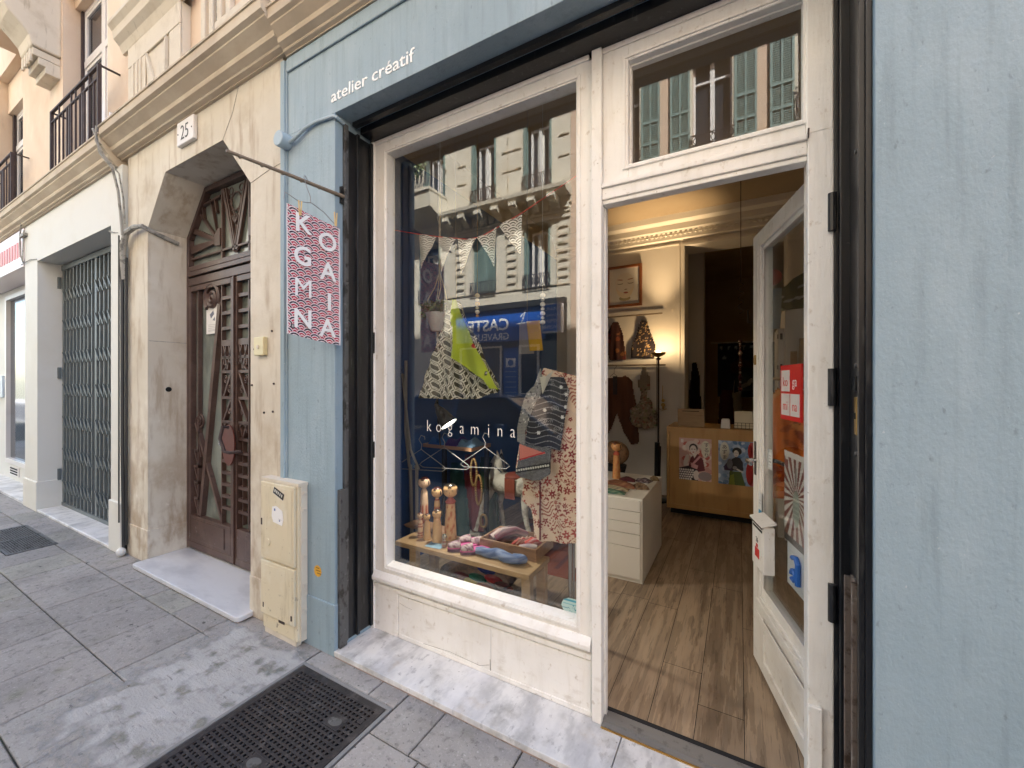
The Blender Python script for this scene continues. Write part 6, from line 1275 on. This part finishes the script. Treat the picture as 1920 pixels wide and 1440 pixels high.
while x<-4.3:
    m.prism([(YO,6.56),(YO+.16,6.58),(YO+.20,6.68),(YO+.44,6.74),(YO+.50,6.80),(YO+.50,6.90),(YO,6.90)],x,x+.24,'x'); m.box(x+.32,x+.5,YO,YO+.10,6.58,6.76); x+=.62
m.build('bracket_row',M['ocream'],O1)
m=MB()
for xa in (-6.25,-4.55,-8.2):
    for k in range(7): m.box(xa,xa+.28,YO,YO+.04,4.62+k*.24,4.665+k*.24)
    m.box(xa-.06,xa-.04,YO,YO+.02,4.4,6.3); m.box(xa+.32,xa+.34,YO,YO+.02,4.4,6.3)
m.box(-8.6,-4.2,YO,YO+.03,4.40,4.435); m.box(-6.27,-6.24,YO,YO+.012,7.2,11)
for xa in (-8.15,-6.45,-6.1,-4.55): 
    for z in (8.1,8.7): m.box(xa,xa+.32,YO,YO+.03,z,z+.03)
m.build('wall_relief',M['cornice'],O1)
# balcony with plants
m=MB().prism([(YO,6.95),(YO+.5,7.1),(YO+.85,7.25),(YO+.9,7.75),(YO,7.75)],-11.5,-8.62,'x'); m.box(-11.5,-8.6,YO,YO+.95,7.75,7.83); m.build('balcony_base',M['ocream'],O1)
orail(-11.4,-8.65,7.83,8.75,YO+.86,O1)
m=MB()
for k in range(9): m.tube([(-8.66,YO+.08+k*.09,7.83),(-8.66,YO+.08+k*.09,8.75)],.012,4)
m.tube([(-8.66,YO,8.75),(-8.66,YO+.87,8.75)],.018,4); m.build('balcony_side_rail',M['rail'],O1)
m=MB(); leaves(m,(-9.35,YO+.95,8.6),.5,700,.07,8,(1.3,.4,1.0)); leaves(m,(-9.75,YO+1.0,7.7),.35,300,.06,9,(.8,.4,1.3)); m.build('balcony_plant',M['leafpale'],kind='thing',label='pale green bushy plant spilling over the balcony across the street',cat='plant',origin=(-9.4,YO+.9,7.83))
# engraver shop
t=thing('engraver_shopfront','blue signed engraver shopfront reflected in the window glass','shopfront',(-6.5,YO,0))
m=MB(); m.box(-8.3,-4.3,YO-.02,YO+.22,3.83,4.0); m.box(-4.45,-4.3,YO-.02,YO+.1,0,3.83); m.box(-8.3,-8.15,YO-.02,YO+.1,0,3.83); m.build('shopfront_surround',M['dark'],t)
MB().box(-8.15,-4.94,YO+.02,YO+.12,2.86,3.82).build('sign_panel',M['signblue'],t)
text('sign_lettering','CASTE',.50,(-6.14,YO+.121,3.20),M['letter'],t,rot=(R(90),0,R(180)),sx=1.05,off=.01,ext=.004)
text('sign_lettering','GRAVEUR · I',.30,(-6.14,YO+.121,2.90),M['letter'],t,rot=(R(90),0,R(180)),sx=1.0,off=.002,ext=.004)
m=MB(); m.bar((-5.75,3.55),(-5.55,3.75),.03,YO+.121,YO+.126); m.bar((-5.75,3.30),(-5.55,3.75),.03,YO+.121,YO+.126); m.bar((-5.9,3.35),(-5.4,3.38),.03,YO+.121,YO+.126); m.build('sign_logo',M['letter'],t)
m=MB(); m.box(-4.88,-4.30,YO+.25,YO+.45,2.98,3.80); lb=m.build('side_sign',M['pvc'],t)
m=MB(); m.box(-4.85,-4.33,YO+.451,YO+.456,3.02,3.76); m.build('side_sign_face',M['signblue'],lb)
for k,s_ in enumerate(('GRAVURE','SIGNALETIQUE','IMPRIMERIE','TROPHEES')): text('side_sign_text',s_,.13 if k!=1 else .10,(-4.36,YO+.457,3.60-k*.17),M['letter'],t,rot=(R(90),0,R(180)),ext=.002)
m=MB(); m.box(-6.42,-5.92,YO-.05,YO-.03,.4,2.65); m.build('blue_poster',M['signblue'],t)
MB().box(-6.34,-6.0,YO-.028,YO-.024,2.05,2.33).build('poster_emblem',M['letter'],t)
m=MB().disc((-6.17,2.19),.10,YO-.023,YO-.019); m.build('poster_emblem_ring',M['signblue'],t)
m=MB()
for k in range(7): m.box(-6.36,-5.98,YO-.029,YO-.025,1.9-k*.16,1.93-k*.16)
m.build('poster_lines',M['conduit'],t)
m=MB(); frame(m,-5.88,-5.2,.1,2.72,.06,YO-.08,YO); m.box(-5.88,-5.2,YO-.08,YO,1.2,1.26); frame(m,-8.1,-6.5,.5,2.72,.05,YO-.08,YO); m.build('shopfront_frame',M['pvc'],t)
MB().box(-8.2,-4.4,YO-.12,YO-.1,0,3.93).build('shopfront_glass',M['darkglass'],t)
m=MB(); m.box(-5.1,-4.5,YO-.05,YO,.0,2.8); m.build('shopfront_door',M['gate'],t)
# peach building
O2=thing('peach_apartment_block','sunlit peach apartment block with grey green shutters across the street','building',(0,YO,0))
po_=[]
for x in (-1.0+2.13*k for k in range(-1,7)):
    for z in (4.2,7.35,10.6): po_.append((x,x+.86,z,z+2.15))
gro=[(-3.4,-.8,0,3.4),(.0,3.2,0,3.4),(4.2,7.4,0,3.4)]
m=MB(); walls(m,-4.19,16,0,16.2,YO-.35,YO-.02,po_+gro); m.build('block_wall',M['opeach'],O2)
for (a,b,c,d) in po_:
    m=MB(); frame(m,a,b,c,d,.05,YO-.22,YO-.16); xm=(a+b)/2; m.box(xm-.05,xm+.05,YO-.22,YO-.15,c,d); m.box(a,b,YO-.21,YO-.165,c+1.6,c+1.65); o=m.build('window',M['pvc'],O2)
    MB().box(a,b,YO-.24,YO-.23,c,d).build('pane',M['darkglass'],o)
    if a>6.5: continue
    for s0,s1 in ((a-.52,a-.06),(b+.04,b+.50)):
        m=MB(); frame(m,s0,s1,c-.02,d,.05,YO+.0,YO+.05); m.box((s0+s1)/2-.02,(s0+s1)/2+.02,YO,YO+.05,c,d)
        for z in (c+.35,c+.9): m.box(s0,s1,YO,YO+.055,z,z+.06)
        for k in range(42): m.box(s0+.05,s1-.05,YO+.01,YO+.03,c+.03+k*.05,c+.055+k*.05)
        m.build('shutter',M['shutter'],O2)
    m=MB(); frame(m,a-.06,b+.06,c-.06,d+.06,.06,YO-.02,YO+.03); m.build('window_surround',M['ocream'],O2)
    orail(a-.05,b+.05,c-.02,c+(.26 if a<.5 else .72),YO+.08,O2)
for (a,b,c,d) in gro: MB().box(a,b,YO-.3,YO-.29,c,d).build('shop_pane',M['darkglass'],O2)
# ---- parked car at the near kerb (only its reflection shows)
def car(x,y,label,paintm):
    t=thing('parked_car',label,'car',(x,y,-.12)); L=4.2; W=1.72
    sec=[(-2.1,.45,.55),(-2.05,.35,.80),(-1.6,.25,.90),(-1.1,.22,.95),(-.45,.22,1.0),(.9,.22,1.0),(1.6,.25,.98),(2.0,.32,.90),(2.1,.45,.62)]
    def hull(m,secs,wf,zoff=0):
        n=12; vs=[]
        for (sx,z0,z1) in secs:
            hw=W/2*wf(sx)
            for k in range(n):
                a=2*PI*k/n+PI/n; cx=max(-1,min(1,1.25*math.cos(a))); cz=max(-1,min(1,1.25*math.sin(a)))
                vs.append((x+sx,y+hw*cx,-.12+(z0+z1)/2+(z1-z0)/2*cz))
        m.add(vs,[(i*n+k,i*n+(k+1)%n,(i+1)*n+(k+1)%n,(i+1)*n+k) for i in range(len(secs)-1) for k in range(n)]+[tuple(range(n)),tuple(range((len(secs)-1)*n,len(secs)*n))])
    m=MB(); hull(m,sec,lambda s:1-.12*(abs(s)/2.1)**4); m.build('car_body',paintm,t,smooth=True)
    m=MB(); 
    def cab(m,ins,z0,z1,x0,x1,x2,x3):
        h=W/2; vs=[(x+x0,y-h*.93+ins,z0),(x+x3,y-h*.93+ins,z0),(x+x3,y+h*.93-ins,z0),(x+x0,y+h*.93-ins,z0),(x+x1,y-h*.72+ins,z1),(x+x2,y-h*.72+ins,z1),(x+x2,y+h*.72-ins,z1),(x+x1,y+h*.72-ins,z1)]
        m.add(vs,[(0,1,5,4),(1,2,6,5),(2,3,7,6),(3,0,4,7),(4,5,6,7)])
    cab(m,0,.86,1.34,-1.75,-1.2,.55,1.35); m.build('car_windows',M['darkglass'],t,bevel=.03)
    m=MB(); m.box(x-1.22,x+.56,y-.64,y+.64,1.335,1.36)
    for s_ in (-1,1):
        for (xa,xb) in ((-1.78,-1.2),(1.38,.55)): m.tube([(x+xa,y+s_*.80,.86),(x+xb,y+s_*.63,1.34)],.035,6)
        m.tube([(x-.35,y+s_*.81,.86),(x-.35,y+s_*.63,1.34)],.03,6)
    m.build('car_roof',paintm,t,bevel=.01)
    for sx in (-1.3,1.3):
        for sy in (-.78,.78):
            m=MB(); m.disc((x+sx,.20),.32,y+sy-.1,y+sy+.1,24); w_=m.build('wheel',M['tyre'],t,bevel=.02)
            MB().disc((x+sx,.20),.20,y+sy-.105,y+sy+.105,16).build('rim',M['chrome'],w_)
    for sy in (-.6,.6): MB().ball((x+2.05,y+sy,.60),.10,10,6,(.5,1.4,.8)).build('headlight',M['pvc'],t,smooth=True)
    m=MB(); m.box(x+.55,x+.70,y+.86,y+1.0,.88,.98); m.box(x+.55,x+.70,y-1.0,y-.86,.88,.98); m.each('wing_mirror',paintm,t,bevel=.02)
    return t
car(-3.6,-4.0,'dark blue parked car at the near kerb reflected behind the bench',M['carpaint'])
car(1.6,-4.05,'grey parked car behind the photographer',mat('grey_car_paint',(.12,.12,.13),.25,.3,coat=1))
